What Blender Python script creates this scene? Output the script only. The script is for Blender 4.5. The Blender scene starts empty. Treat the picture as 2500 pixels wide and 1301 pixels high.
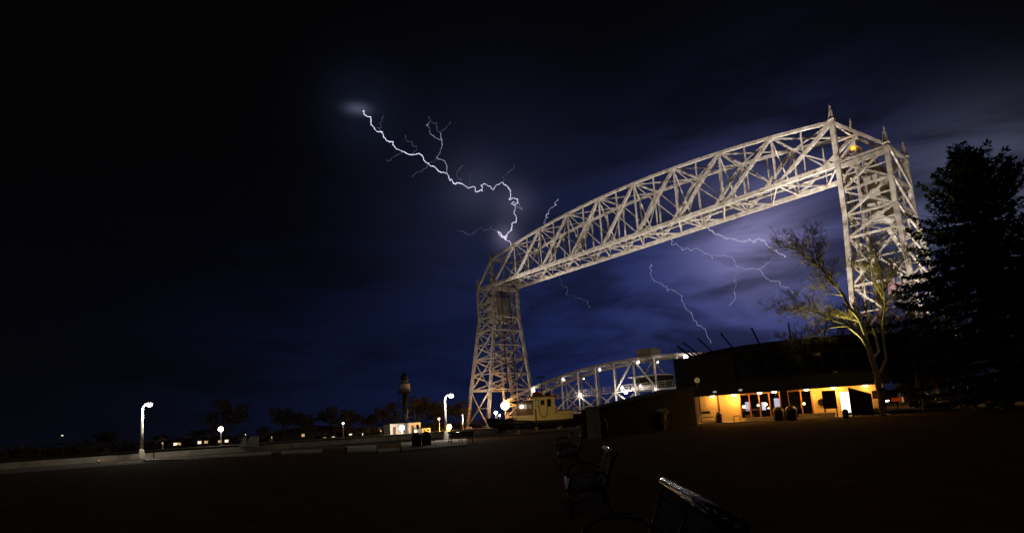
import bpy, bmesh, math, random
from mathutils import Vector, Matrix
random.seed(7)
rad = math.radians
sc = bpy.context.scene
col = sc.collection

# ------------------------------------------------------------------ camera
# world frame: bridge axis along X (near tower inner posts at x=0, far tower at x=-120), canal along Y, ground z=0, metres
CAM = Vector((44.5, -132.673, 1.235))
YAW, PIT, ROL, FPX, PY = -0.8647994, 0.1395851, -0.0602624, 1431.176, 177.8148
FW = Vector((math.sin(YAW)*math.cos(PIT), math.cos(YAW)*math.cos(PIT), math.sin(PIT)))
RT0 = Vector((math.cos(YAW), -math.sin(YAW), 0)); UP0 = RT0.cross(FW)
RT = RT0*math.cos(ROL) + UP0*math.sin(ROL); UP = UP0*math.cos(ROL) - RT0*math.sin(ROL)
cam = bpy.data.cameras.new('camera'); camo = bpy.data.objects.new('camera', cam); col.objects.link(camo)
camo.matrix_world = Matrix(((RT.x, UP.x, -FW.x, CAM.x), (RT.y, UP.y, -FW.y, CAM.y), (RT.z, UP.z, -FW.z, CAM.z), (0, 0, 0, 1)))
cam.sensor_width = 36; cam.lens = FPX/2500*36; cam.shift_y = PY/2500; cam.clip_start = .1; cam.clip_end = 9000
sc.camera = camo

# survey helpers: a sight line of the photograph met with a known plane gives a world point
def ray(u, v): return FW + RT*((u-1250)/FPX) - UP*((v-650.5-PY)/FPX)
def at(u, v, D): return CAM + ray(u, v)*D
def onX(u, v, x): d = ray(u, v); return CAM + d*((x-CAM.x)/d.x)
def onY(u, v, y): d = ray(u, v); return CAM + d*((y-CAM.y)/d.y)
def onZ(u, v, z=0.): d = ray(u, v); return CAM + d*((z-CAM.z)/d.z)

# ------------------------------------------------------------------ world: night sky of a thunderstorm
sc.view_settings.view_transform = 'Standard'; sc.view_settings.look = 'None'
sc.view_settings.exposure = 0; sc.view_settings.gamma = 1
world = bpy.data.worlds.new('World'); sc.world = world; world.use_nodes = True
nt = world.node_tree; N = nt.nodes; LK = nt.links; N.clear()
def nd(t, **k):
    n = N.new(t)
    for a, b in k.items(): setattr(n, a, b)
    return n
def vmath(op, a, b):
    n = nd('ShaderNodeVectorMath', operation=op)
    for i, x in enumerate((a, b)):
        if hasattr(x, 'links'): LK.new(x, n.inputs[i])
        else: n.inputs[i].default_value = x
    return n.outputs['Value'] if op == 'DOT_PRODUCT' else n.outputs['Vector']
def m(op, a, b=0., clamp=False):
    n = nd('ShaderNodeMath', operation=op); n.use_clamp = clamp
    for i, x in enumerate((a, b)):
        if hasattr(x, 'links'): LK.new(x, n.inputs[i])
        else: n.inputs[i].default_value = x
    return n.outputs[0]
tc = nd('ShaderNodeTexCoord'); DIR = tc.outputs['Generated']
sky = nd('ShaderNodeTexSky', sky_type='NISHITA', sun_disc=False, sun_elevation=rad(-7), sun_rotation=rad(20))
def glow(u, v, width, colr, strength, stretch=(1, 1, 1)):
    d = ray(u, v).normalized()
    diff = vmath('SUBTRACT', DIR, tuple(d)); diff = vmath('MULTIPLY', diff, stretch)
    r2 = vmath('DOT_PRODUCT', diff, diff)
    g = m('POWER', 2.71828, m('MULTIPLY', r2, -1/(width*width)))
    return m('MULTIPLY', g, strength), colr
sep = nd('ShaderNodeSeparateXYZ'); LK.new(DIR, sep.inputs[0]); ZZ = sep.outputs['Z']
# stratified cloud: noise in direction space, squeezed vertically
mp = nd('ShaderNodeMapping'); mp.inputs['Scale'].default_value = (2.2, 2.2, 9.0); LK.new(DIR, mp.inputs[0])
nz = nd('ShaderNodeTexNoise'); nz.inputs['Scale'].default_value = 1.7; nz.inputs['Detail'].default_value = 6; nz.inputs['Roughness'].default_value = .55; nz.inputs['Distortion'].default_value = .5
LK.new(mp.outputs[0], nz.inputs['Vector'])
cl = nd('ShaderNodeMapRange'); cl.inputs['From Min'].default_value = .38; cl.inputs['From Max'].default_value = .58; cl.inputs['To Min'].default_value = .38; cl.inputs['To Max'].default_value = 1.12
LK.new(nz.outputs['Fac'], cl.inputs['Value']); CLOUD = cl.outputs[0]
tot = None
def addc(fac, colr):
    global tot
    n = nd('ShaderNodeMixRGB', blend_type='MULTIPLY'); n.inputs[0].default_value = 1; n.inputs[1].default_value = (*colr, 1)
    cmb = nd('ShaderNodeCombineXYZ')
    for i in range(3): LK.new(fac, cmb.inputs[i])
    LK.new(cmb.outputs[0], n.inputs[2])
    if tot is None: tot = n.outputs[0]
    else:
        a = nd('ShaderNodeMixRGB', blend_type='ADD'); a.inputs[0].default_value = 1
        LK.new(tot, a.inputs[1]); LK.new(n.outputs[0], a.inputs[2]); tot = a.outputs[0]
for g, c in (glow(1850, 660, .185, (.040, .050, .165), 1.0, (1, 1, 1.15)),
             glow(1850, 590, .085, (.155, .130, .190), 1., (1, 1, 1.1)),
             glow(2390, 520, .10, (.080, .088, .145), 1.0),
             glow(1480, 830, .26, (.007, .015, .080), .68, (1, 1, 1.3)),
             glow(1000, 960, .30, (.004, .008, .038), .42, (1, 1, 1.6))):
    addc(m('MULTIPLY', g, CLOUD), c)
for g, c in (glow(1900, 400, .26, (.005, .005, .014), .3),
             glow(1190, 520, .17, (.010, .012, .032), .7),
             glow(874, 266, .018, (.15, .17, .27), .34, (1, 1, 2.4)),
             glow(885, 270, .06, (.010, .014, .034), .35),
             glow(1160, 460, .045, (.03, .03, .045), .5), glow(1255, 500, .030, (.06, .055, .085), .5),
             glow(1235, 580, .020, (.12, .11, .15), .6)):
    addc(g, c)
hz = m('POWER', 2.71828, m('MULTIPLY', m('ABSOLUTE', ZZ), -7.)); addc(m('MULTIPLY', hz, 1.), (.0010, .0014, .0032))
one = nd('ShaderNodeValue'); one.outputs[0].default_value = 1.; addc(one.outputs[0], (.0010, .0010, .0013))
bg1 = nd('ShaderNodeBackground'); bg1.inputs['Strength'].default_value = 1; LK.new(tot, bg1.inputs['Color'])
bg2 = nd('ShaderNodeBackground'); bg2.inputs['Strength'].default_value = .02; LK.new(sky.outputs[0], bg2.inputs['Color'])
ad = nd('ShaderNodeAddShader'); LK.new(bg1.outputs[0], ad.inputs[0]); LK.new(bg2.outputs[0], ad.inputs[1])
wo = nd('ShaderNodeOutputWorld'); LK.new(ad.outputs[0], wo.inputs['Surface'])
# added dim warm fill, standing in for town glow behind the camera
sl = bpy.data.lights.new('town_glow_fill', 'SUN'); sl.energy = .07; sl.angle = rad(15); sl.color = (1, .72, .48)
so = bpy.data.objects.new('town_glow_fill', sl); col.objects.link(so); so.rotation_euler = Vector((-.62, .52, -.58)).to_track_quat('-Z', 'Y').to_euler()

# ------------------------------------------------------------------ materials
MT = {}
def mat(name, c, rough=.6, metal=0., c2=None, scale=3., bump=0., emit=None, es=0., detail=5., spec=.5, wear=None):
    if name in MT: return MT[name]
    mm = bpy.data.materials.new(name); mm.use_nodes = True; t = mm.node_tree; b = t.nodes['Principled BSDF']
    b.inputs['Roughness'].default_value = rough; b.inputs['Metallic'].default_value = metal
    b.inputs['Specular IOR Level'].default_value = spec
    tcn = t.nodes.new('ShaderNodeTexCoord'); geo = t.nodes.new('ShaderNodeNewGeometry')
    nn = t.nodes.new('ShaderNodeTexNoise'); nn.inputs['Scale'].default_value = scale; nn.inputs['Detail'].default_value = detail
    t.links.new(geo.outputs['Position'], nn.inputs['Vector'])
    rp = t.nodes.new('ShaderNodeValToRGB'); rp.color_ramp.elements[0].position = .35; rp.color_ramp.elements[1].position = .68
    c2 = c2 or tuple(x*.72 for x in c)
    rp.color_ramp.elements[0].color = (*c2, 1); rp.color_ramp.elements[1].color = (*c, 1)
    if wear:
        e = rp.color_ramp.elements.new(.28); e.color = (*wear, 1)
    t.links.new(nn.outputs['Fac'], rp.inputs[0]); t.links.new(rp.outputs[0], b.inputs['Base Color'])
    rr = t.nodes.new('ShaderNodeMapRange'); rr.inputs['To Min'].default_value = max(.02, rough-.1); rr.inputs['To Max'].default_value = min(1, rough+.12)
    t.links.new(nn.outputs['Fac'], rr.inputs['Value']); t.links.new(rr.outputs[0], b.inputs['Roughness'])
    if bump:
        bp = t.nodes.new('ShaderNodeBump'); bp.inputs['Strength'].default_value = bump; bp.inputs['Distance'].default_value = .05
        n2 = t.nodes.new('ShaderNodeTexNoise'); n2.inputs['Scale'].default_value = scale*6; n2.inputs['Detail'].default_value = 4
        t.links.new(geo.outputs['Position'], n2.inputs['Vector']); t.links.new(n2.outputs['Fac'], bp.inputs['Height']); t.links.new(bp.outputs[0], b.inputs['Normal'])
    if emit:
        b.inputs['Emission Color'].default_value = (*emit, 1); b.inputs['Emission Strength'].default_value = es
    MT[name] = mm; return mm
STEEL = mat('silver_bridge_paint', (.62, .60, .57), .5, .0, (.36, .31, .25), .8, .15, wear=(.16, .10, .06))
CONC = mat('concrete', (.36, .34, .30), .85, 0, (.25, .23, .20), 1.5, .3)
CWT = mat('counterweight_concrete', (.60, .58, .53), .8, 0, (.47, .45, .41), .5, .2)
GRASS = mat('night_lawn', (.100, .052, .022), 1., 0, (.050, .025, .010), 1.3, .8, spec=.05)
PAVE = mat('dark_paving', (.075, .060, .042), .95, 0, (.09, .08, .07), .8, .3)
WATER = mat('canal_water', (.012, .016, .022), .12, 0, (.01, .012, .018), .6, .6)
DARKW = mat('dark_siding', (.022, .017, .010), .8, 0, (.014, .011, .007), 1.2, .2)
BLACKM = mat('black_iron', (.025, .025, .028), .35, .4, (.015, .015, .016), 4, .1)
ROOF = mat('dark_roof', (.035, .032, .030), .8, 0, (.022, .02, .02), 2, .3)
WALLY = mat('cream_wall', (.62, .52, .34), .7, 0, (.52, .43, .27), .7, .15)
GLASS = mat('dark_glass', (.010, .011, .013), .05, 0, (.008, .008, .01), 1)
WHITE = mat('white_paint', (.70, .69, .66), .5, 0, (.58, .57, .53), 2, .1)
BARK = mat('birch_bark', (.46, .43, .36), .8, 0, (.28, .25, .20), 3.5, .6, wear=(.07, .06, .05))
BARKD = mat('dark_bark', (.10, .085, .065), .9, 0, (.06, .05, .04), 4, .6)
NEEDLE = mat('spruce_needles', (.032, .042, .026), .9, 0, (.018, .026, .016), 3, spec=.05)
TWIG = mat('twigs', (.11, .095, .07), .9, 0, (.07, .06, .045), 5)
HULL = mat('black_hull', (.022, .016, .014), .45, 0, (.014, .011, .01), 1.5, .2)
TUGY = mat('cream_tug_paint', (.68, .58, .32), .5, 0, (.56, .46, .22), 2.2, .15, wear=(.36, .22, .08))
BROWN = mat('brown_wood', (.13, .065, .035), .55, 0, (.08, .04, .022), 3, .2)
RED = mat('red_paint', (.30, .045, .02), .5, 0, (.20, .03, .015), 2)
GALV = mat('galvanised', (.42, .42, .42), .45, .3, (.32, .32, .32), 3)
BENCHM = mat('wet_bench_slat', (.012, .010, .010), .80, 0, (.008, .007, .007), 9, .08, spec=.05)
LWHITE = mat('lamp_white', (1, 1, 1), .4, emit=(1, .86, .72), es=14)
LWARM = mat('lamp_warm', (1, .8, .5), .4, emit=(1, .72, .38), es=11)
LSOD = mat('lamp_sodium', (1, .6, .2), .4, emit=(1, .52, .14), es=16)
LFLOOD = mat('flood_lens', (1, 1, 1), .3, emit=(1, .82, .58), es=10)
LAMBER = mat('lamp_amber', (1, .5, .1), .4, emit=(1, .36, .03), es=2.5)
LRED = mat('lamp_red', (1, .1, .05), .4, emit=(1, .12, .04), es=1.2)
WINL = mat('lit_window', (.8, .6, .3), .4, emit=(1, .62, .25), es=.6)
SCREEN = mat('lit_display', (.5, .55, .8), .4, (0), emit=(.55, .62, 1.0), es=.75)
DOORL = mat('lit_doorway', (.9, .95, .9), .4, emit=(.95, 1.0, .88), es=1.7)
BOLT = mat('lightning_core', (.9, .9, 1), .5, emit=(.80, .76, 1.0), es=.80)
BOLTD = mat('lightning_branch', (.9, .9, 1), .5, emit=(.62, .62, .95), es=.30)
BOLTF = mat('lightning_faint', (.9, .9, 1), .5, emit=(.5, .5, .85), es=.10)

# ------------------------------------------------------------------ mesh helpers
def tag(o, label=None, cat=None, group=None, kind=None):
    if label: o['label'] = label
    if cat: o['category'] = cat
    if group: o['group'] = group
    if kind: o['kind'] = kind
    return o
def thing(name, label, cat, loc=(0, 0, 0), rz=0, group=None):
    o = bpy.data.objects.new(name, None); o.empty_display_size = .2; col.objects.link(o)
    o.location = loc; o.rotation_euler = (0, 0, rz); return tag(o, label, cat, group)
def link(name, me, mt, parent=None):
    o = bpy.data.objects.new(name, me); col.objects.link(o)
    if mt and not me.materials: me.materials.append(mt)
    if parent: o.parent = parent
    return o
def mk(name, V, F, mt, parent=None, smooth=False):
    me = bpy.data.meshes.new(name); me.from_pydata([tuple(v) for v in V], [], F); me.update()
    if smooth: me.polygons.foreach_set('use_smooth', [True]*len(me.polygons))
    return link(name, me, mt, parent)
class MB:
    def __init__(s): s.V = []; s.F = []
    def box(s, x0, x1, y0, y1, z0, z1):
        k = len(s.V)
        s.V += [(x0, y0, z0), (x1, y0, z0), (x1, y1, z0), (x0, y1, z0), (x0, y0, z1), (x1, y0, z1), (x1, y1, z1), (x0, y1, z1)]
        s.F += [tuple(k+i for i in f) for f in ((0, 3, 2, 1), (4, 5, 6, 7), (0, 1, 5, 4), (1, 2, 6, 5), (2, 3, 7, 6), (3, 0, 4, 7))]; return s
    def hexa(s, P):
        k = len(s.V); s.V += [tuple(p) for p in P]
        s.F += [tuple(k+i for i in f) for f in ((0, 3, 2, 1), (4, 5, 6, 7), (0, 1, 5, 4), (1, 2, 6, 5), (2, 3, 7, 6), (3, 0, 4, 7))]; return s
    def bar(s, a, b, w, h=None):
        a = Vector(a); b = Vector(b); h = h or w; d = (b-a).normalized()
        r = Vector((0, 0, 1)) if abs(d.z) < .98 else Vector((0, 1, 0))
        x = d.cross(r).normalized(); y = x.cross(d)
        x = x*w/2; y = y*h/2
        return s.hexa([a-x-y, a+x-y, b+x-y, b-x-y, a-x+y, a+x+y, b+x+y, b-x+y])
    def tube(s, pts, rads, n=6, cap=True):
        pts = [Vector(p) for p in pts]; k0 = len(s.V); prev = None
        for i, p in enumerate(pts):
            d = (pts[min(i+1, len(pts)-1)]-pts[max(i-1, 0)])
            d = d.normalized() if d.length > 1e-9 else Vector((0, 0, 1))
            if prev is None:
                r = Vector((1, 0, 0)) if abs(d.x) < .9 else Vector((0, 1, 0)); x = d.cross(r).normalized()
            else:
                x = (prev - d*prev.dot(d)); x = x.normalized() if x.length > 1e-6 else d.orthogonal().normalized()
            prev = x; y = d.cross(x); r = rads[i] if hasattr(rads, '__len__') else rads
            for j in range(n):
                a = 2*math.pi*j/n; s.V.append(tuple(p + x*math.cos(a)*r + y*math.sin(a)*r))
        for i in range(len(pts)-1):
            for j in range(n):
                a = k0+i*n+j; b = k0+i*n+(j+1) % n; s.F.append((a, b, b+n, a+n))
        if cap:
            s.F.append(tuple(k0+j for j in reversed(range(n)))); s.F.append(tuple(k0+(len(pts)-1)*n+j for j in range(n)))
        return s
    def lathe(s, prof, c=(0, 0, 0), n=20):
        k0 = len(s.V)
        for r, z in prof:
            for j in range(n):
                a = 2*math.pi*j/n; s.V.append((c[0]+r*math.cos(a), c[1]+r*math.sin(a), c[2]+z))
        for i in range(len(prof)-1):
            for j in range(n):
                a = k0+i*n+j; b = k0+i*n+(j+1) % n; s.F.append((a, b, b+n, a+n))
        s.F.append(tuple(k0+j for j in reversed(range(n)))); s.F.append(tuple(k0+(len(prof)-1)*n+j for j in range(n))); return s
    def ball(s, c, r, n=12, k=7, sz=1.):
        prof = [(max(.001, r*math.sin(math.pi*i/k)), -r*sz*math.cos(math.pi*i/k)) for i in range(k+1)]
        return s.lathe(prof, c, n)
    def build(s, name, mt, parent=None, smooth=False): return mk(name, s.V, s.F, mt, parent, smooth)
def lamp(name, loc, energy, colr, parent=None, kind='POINT', radius=.2, target=None, cone=70, blend=.6):
    l = bpy.data.lights.new(name, kind); l.energy = energy; l.color = colr
    l.shadow_soft_size = radius
    o = bpy.data.objects.new(name, l); col.objects.link(o); o.location = loc
    if kind == 'SPOT':
        l.spot_size = rad(cone); l.spot_blend = blend
        o.rotation_euler = (Vector(target)-Vector(loc)).to_track_quat('-Z', 'Y').to_euler()
    if parent is not None: o.parent = parent
    return o

# shared steel pieces: a unit solid bar and laced bars of several lengths, stretched to place
CUBE = MB().box(-.5, .5, -.5, .5, 0, 1)
PIECE = {}
def piece_mesh(mt, laced):
    key = (mt.name, laced)
    if key in PIECE: return PIECE[key]
    b = MB()
    if not laced: b.box(-.5, .5, -.5, .5, 0, 1)
    else:
        t = .13
        b.box(-.5, -.5+t, -.5, .5, 0, 1); b.box(.5-t, .5, -.5, .5, 0, 1)
        b.box(-.5+t, .5-t, -.42, .42, 0, .25/laced); b.box(-.5+t, .5-t, -.42, .42, 1-.25/laced, 1)
        for sgn in (-1, 1):
            y0, y1 = sorted((sgn*.44, sgn*.36))
            for i in range(laced):
                z0 = i/laced; z1 = (i+1)/laced; a, c = (-.42, .42) if i % 2 == 0 else (.42, -.42); q = .30/laced
                b.hexa([(a, y0, z0), (a, y1, z0), (c, y1, z1-q), (c, y0, z1-q), (a, y0, z0+q), (a, y1, z0+q), (c, y1, z1), (c, y0, z1)])
    me = bpy.data.meshes.new('steel_member'); me.from_pydata(b.V, [], b.F); me.update(); me.materials.append(mt)
    PIECE[key] = me; return me
def member(name, a, b, w, h, parent, mt=None, laced=False, side=None):
    """one steel member from a to b; w across the truss plane, h in it"""
    mt = mt or STEEL; a = Vector(a); b = Vector(b); d = b-a; L = d.length; z = d/L
    side = Vector(side) if side else Vector((0, 1, 0))
    x = side - z*side.dot(z)
    if x.length < 1e-3: x = Vector((1, 0, 0)) - z*z.x
    x.normalize(); y = z.cross(x)
    n = 0
    if laced: n = max(3, min(24, int(round(L/(1.15*max(w, h))))))
    o = link(name, piece_mesh(mt, n), mt, parent)
    o.matrix_world = Matrix(((x.x*w, y.x*h, z.x*L, a.x), (x.y*w, y.y*h, z.y*L, a.y), (x.z*w, y.z*h, z.z*L, a.z), (0, 0, 0, 1)))
    return o

# ------------------------------------------------------------------ setting: ground, canal, far pier
def sheet(name, x0, x1, y0, y1, z, mt, kind='structure'):
    o = mk(name, [(x0, y0, z), (x1, y0, z), (x1, y1, z), (x0, y1, z)], [(0, 1, 2, 3)], mt); return tag(o, kind=kind)
def slab(name, x0, x1, y0, y1, z0, z1, mt): return tag(MB().box(x0, x1, y0, y1, z0, z1).build(name, mt), kind='structure')
sheet('lawn', -2.0, 900, -600, 900, 0, GRASS)
slab('pier_pavement', -15.2, -2.0, -600, 900, -4, -.012, PAVE)
sheet('canal_water', -106, -15.2, -3000, 3000, -2.4, WATER)
sheet('lake_water', -3000, 900, -6000, -600.05, -2.4, WATER)
slab('far_pier', -140, -106, -320, 900, -4, -.3, PAVE)
sheet('far_ground', -3000, -140, -300, 3000, -.31, GRASS)
# distant ridge beyond the lake and town
rv, rf = [], []
for i in range(121):
    a = -1.75 + i*.0125*1.2; d = 1500
    h = 9 + 7*math.sin(i*.21) + 5*math.sin(i*.53+1) + random.uniform(-1.5, 1.5)
    h *= min(1, max(.15, (i-6)/20))
    x, y = CAM.x+math.sin(a)*d, CAM.y+math.cos(a)*d
    rv += [(x, y, -3), (x, y, h), (x+math.sin(a)*160, y+math.cos(a)*160, h*.7), (x+math.sin(a)*400, y+math.cos(a)*400, -3)]
    if i:
        k = 4*(i-1)
        for j in range(3): rf.append((k+j, k+4+j, k+5+j, k+1+j))
tag(mk('hills', rv, rf, GRASS, smooth=True), kind='structure')
# paved walk beside the benches
BD = Vector((-.715, .699, 0)); BN = Vector((-.699, -.715, 0))     # bench row direction, bench facing

# ------------------------------------------------------------------ the fixed bridge: two towers + overhead truss
L, W = 120., 11.5
ZB, ZE, ZM = 51.7, 61.3, 66.7
bridge = thing('aerial_bridge', 'tall floodlit steel bridge with two lattice towers and an arched overhead truss', 'bridge')
def ztop(x): t = (x+60)/60; return ZM - (ZM-ZE)*abs(t)**2.0
NP = 18; dx = L/NP
def T(i, y): return Vector((-i*dx, y, ztop(-i*dx)))
def B(i, y): return Vector((-i*dx, y, ZB))
truss = MB().box(-L+.5, -.5, W/2-.12, W/2+.12, ZB+.30, ZB+.62).build('overhead_truss', STEEL, bridge)
for y in (0, W):
    for i in range(0, NP+1, 2):
        p = B(i, y); member('gusset_plate', (p.x, y, p.z-.1), (p.x, y, p.z+1.0), .60, 1.5, truss)
        p = T(i, y); member('gusset_plate', (p.x, y, p.z-.85), (p.x, y, p.z+.05), .54, 1.3, truss)
for y in (0, W):
    near = (y == 0)
    for i in range(NP): member('top_chord', T(i, y), T(i+1, y), .66, .70, truss)
    for i in range(0, NP, 2): member('bottom_chord', B(i, y), B(i+2, y), .80, 1.0, truss)
    for i in range(0, NP, 2):
        # the heavy strut of each double panel leans towards the near tower; a lighter tie crosses it
        member('diagonal', T(i, y), B(i+2, y), .60, .74, truss, laced=near and i < 8)
        mid = (T(i, y)+B(i+2, y))/2
        if 2 <= i: member('tie', T(i+2, y) if i+2 < NP else T(i+2, y), mid, .26, .30, truss)
        else: member('tie', T(i+2, y), mid, .26, .30, truss)
        member('tie', mid, B(i, y), .24, .28, truss)
        member('hanger', T(i+1, y), mid, .28, .34, truss); member('hanger', mid, B(i+1, y), .22, .26, truss)
    for i in range(2, NP, 2): member('post', T(i, y), B(i, y), .38, .42, truss, laced=near and i < 10)
for i in range(0, NP+1):
    if i % 2 == 0:
        member('floor_strut', B(i, 0), B(i, W), .26, .34, truss, side=(0, 0, 1))
        member('top_strut', T(i, 0), T(i, W), .40, .45, truss, side=(0, 0, 1))
        if 0 < i < NP:
            c = Vector((-i*dx, W/2, ZB+3.6)); tt = ztop(-i*dx)
            member('sway_brace', T(i, 0)-Vector((0, 0, .4)), c, .26, .30, truss, side=(1, 0, 0)); member('sway_brace', T(i, W)-Vector((0, 0, .4)), c, .26, .30, truss, side=(1, 0, 0))
            member('sway_brace', B(i, 0), c, .24, .26, truss, side=(1, 0, 0)); member('sway_brace', B(i, W), c, .24, .26, truss, side=(1, 0, 0))
    if i % 2 == 0 and i < NP:
        member('top_lateral', T(i, 0), T(i+2, W), .26, .30, truss, side=(0, 0, 1)); member('top_lateral', T(i, W)-Vector((0, 0, .3)), T(i+2, 0)-Vector((0, 0, .3)), .26, .30, truss, side=(0, 0, 1))
        m_ = B(i+1, W); member('bottom_lateral', B(i, 0), m_, .34, .30, truss, side=(0, 0, 1)); member('bottom_lateral', m_, B(i+2, 0), .34, .30, truss, side=(0, 0, 1))
# walkway along the bottom of the truss with its rails
for y in (4.2, 7.3):
    for z in (1.3, 1.9): member('handrail', (-1, y, ZB+z), (-L+1, y, ZB+z), .09, .09, truss)
    for k in range(31): member('rail_post', (-2-k*3.86, y, ZB+.6), (-2-k*3.86, y, ZB+1.9), .08, .08, truss)
for k in range(60): member('walkway_plank', (-1-k*1.97, W/2, ZB+.66), (-2.85-k*1.97, W/2, ZB+.66), 1.1, .06, truss, mt=BLACKM)

def tower(x0, sx, near):
    """x0 inner plane, sx=+1 outwards to +x"""
    lev = [0, 13.2, 24.5, 35, 40, 45.6, 52.0]
    def fl(z): return max(0., (40-z)/40)
    def P(inner, side, z):
        f = fl(z); y = -6.0*f if side == 0 else W+6.0*f
        x = x0 + sx*(0 if inner else 9.3+3.2*f)
        return Vector((x, y, z))
    tw = MB().box(x0-.25, x0+.25, .5, W-.5, 49.85, 51.35).build('tower', STEEL, bridge)
    for inner in (1, 0):
        for s in (0, 1):
            p = P(inner, s, 0); MB().box(p.x-1.4, p.x+1.4, p.y-1.4, p.y+1.4, -2.6, .35).build('pedestal', CONC, tw)
    for inner in (1, 0):
        for s in (0, 1):
            top = ZE+.5 if inner else 52.6
            pts = [P(inner, s, .3), P(inner, s, 13.2), P(inner, s, 24.5), P(inner, s, 35), P(inner, s, 40), P(inner, s, 45.6), P(inner, s, 52)]
            if inner: pts.append(P(1, s, top))
            for a, b in zip(pts, pts[1:]): member('leg', a, b, .95, .95 if inner else .85, tw, laced=True)
            # spire: tapering lattice finial with a ball
            c = P(inner, s, top); sp = MB()
            n = 6
            for k in range(4):
                q = math.pi/4+k*math.pi/2; a = c+Vector((math.cos(q)*.66, math.sin(q)*.66, 0)); t2 = c+Vector((math.cos(q)*.08, math.sin(q)*.08, 3.0))
                sp.bar(a, t2, .17)
                q2 = q+math.pi/2; a2 = c+Vector((math.cos(q2)*.66, math.sin(q2)*.66, 0)); u2 = c+Vector((math.cos(q2)*.08, math.sin(q2)*.08, 3.0))
                for j in range(n):
                    sp.bar(a.lerp(t2, j/n), a2.lerp(u2, (j+1)/n), .10)
            sp.box(c.x-.62, c.x+.62, c.y-.62, c.y+.62, c.z-.05, c.z+.16); sp.ball(tuple(c+Vector((0, 0, 3.15))), .22, 8, 5); sp.bar(c+Vector((0, 0, 3.2)), c+Vector((0, 0, 3.75)), .07)
            sp.build('spire', STEEL, tw)
    # side faces
    for s in (0, 1):
        for k, z in enumerate(lev[1:], 1):
            member('strut', P(1, s, z), P(0, s, z), .40, .46, tw, laced=near)
        for k in range(len(lev)-1):
            z0, z1 = lev[k], lev[k+1]
            if k < 3:
                zm = (z0+z1)/2; c = (P(1, s, zm)+P(0, s, zm))/2
                for q in (P(1, s, z0), P(0, s, z0), P(1, s, z1), P(0, s, z1)): member('brace', q if q.z > .5 else q+Vector((0, 0, .4)), c, .30, .36, tw, laced=near and k == 2)
                member('strut', P(1, s, zm), P(0, s, zm), .22, .24, tw)
            else:
                member('brace', P(1, s, z0), P(0, s, z1), .36, .44, tw); member('brace', P(0, s, z0), P(1, s, z1), .28, .34, tw); zm = (z0+z1)/2; member('sub_strut', P(1, s, zm), P(0, s, zm), .20, .24, tw); member('sub_strut', (P(1, s, zm)+P(0, s, zm))/2, (P(1, s, z1)+P(0, s, z1))/2, .18, .22, tw)
        # sloping end chord from the truss top down to the outer post
        member('end_chord', P(1, s, ZE), P(0, s, 52.2), .60, .60, tw, laced=near)
        member('end_post', P(1, s, 56.6), (P(1, s, ZE)+P(0, s, 52.2))/2, .24, .28, tw); member('end_post', P(1, s, 52), (P(1, s, ZE)+P(0, s, 52.2))/2, .30, .34, tw)
    # outer face: crossed
    for k, z in enumerate(lev[1:], 1): member('strut', P(0, 0, z), P(0, 1, z), .40, .46, tw, side=(1, 0, 0), laced=near)
    for k in range(1, len(lev)-1):
        z0, z1 = lev[k], lev[k+1]
        zs = [z0, z1] if z1-z0 < 7 else [z0, (z0+z1)/2, z1]
        for a, b in zip(zs, zs[1:]):
            member('brace', P(0, 0, a), P(0, 1, b), .34, .40, tw, side=(1, 0, 0)); member('brace', P(0, 1, a)+Vector((sx*.3, 0, 0)), P(0, 0, b)+Vector((sx*.3, 0, 0)), .34, .40, tw, side=(1, 0, 0))
    for k in range(2, len(lev)-1):
        c = (P(0, 0, lev[k])+P(0, 1, lev[k]))/2; c1 = (P(0, 0, lev[k+1])+P(0, 1, lev[k+1]))/2; member('centre_post', c, c1, .26, .30, tw)
    for z0, z1 in ((40, 45.6), (45.6, 51)):
        for xx in (3.1, 6.4): member('sub_strut', (x0+sx*xx, 0, z0), (x0+sx*xx, W, z1), .16, .18, tw, side=(1, 0, 0)); member('sub_strut', (x0+sx*xx, W, z0), (x0+sx*xx, 0, z1), .16, .18, tw, side=(1, 0, 0))
    member('outer_top_strut', P(0, 0, 52.3), P(0, 1, 52.3), .5, .5, tw, side=(1, 0, 0))
    # inner (portal) face: guides, struts, knee arch
    for z in (13.2, 19, 24.5, 29.5, 35, 40): member('portal_strut', P(1, 0, z), P(1, 1, z), .34, .40, tw, side=(1, 0, 0))
    for z0, z1 in ((13.2, 19), (19, 24.5), (24.5, 29.5), (29.5, 35), (35, 40)):
        member('brace', P(1, 0, z0), P(1, 1, z1), .20, .24, tw, side=(1, 0, 0)); member('brace', P(1, 1, z0)+Vector((sx*.22, 0, 0)), P(1, 0, z1)+Vector((sx*.22, 0, 0)), .20, .24, tw, side=(1, 0, 0))
    for y in (2.6, W-2.6):
        for z0, z1 in ((8, 22), (22, 36), (36, 51.4)): member('guide_column', (x0+sx*.7, y, z0), (x0+sx*.7, y, z1), .6, .6, tw, laced=True)
    for y in (3.7, W-3.7):
        member('guide_rail', (x0-sx*.15, y, 3), (x0-sx*.15, y, 51), .22, .22, tw, mt=BLACKM)
    member('cross_girder', (x0+sx*4.6, 0, 51.2), (x0+sx*4.6, W, 51.2), .6, 1.2, tw, side=(1, 0, 0))
    for s in (0, 1):
        y = .0 if s == 0 else W
        member('side_girder', (x0, y, 51.0), (x0+sx*9.3, y, 51.0), .4, 1.0, tw)
        # curved knee brace under the side girder
        prev = None
        for j in range(7):
            a = math.pi/2*j/6; q = Vector((x0+sx*(.4+3.6*(1-math.cos(a))), y+.1, 46.6+3.7*math.sin(a)))
            if prev is not None: member('knee_brace', prev, q, .3, .42, tw)
            prev = q
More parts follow.
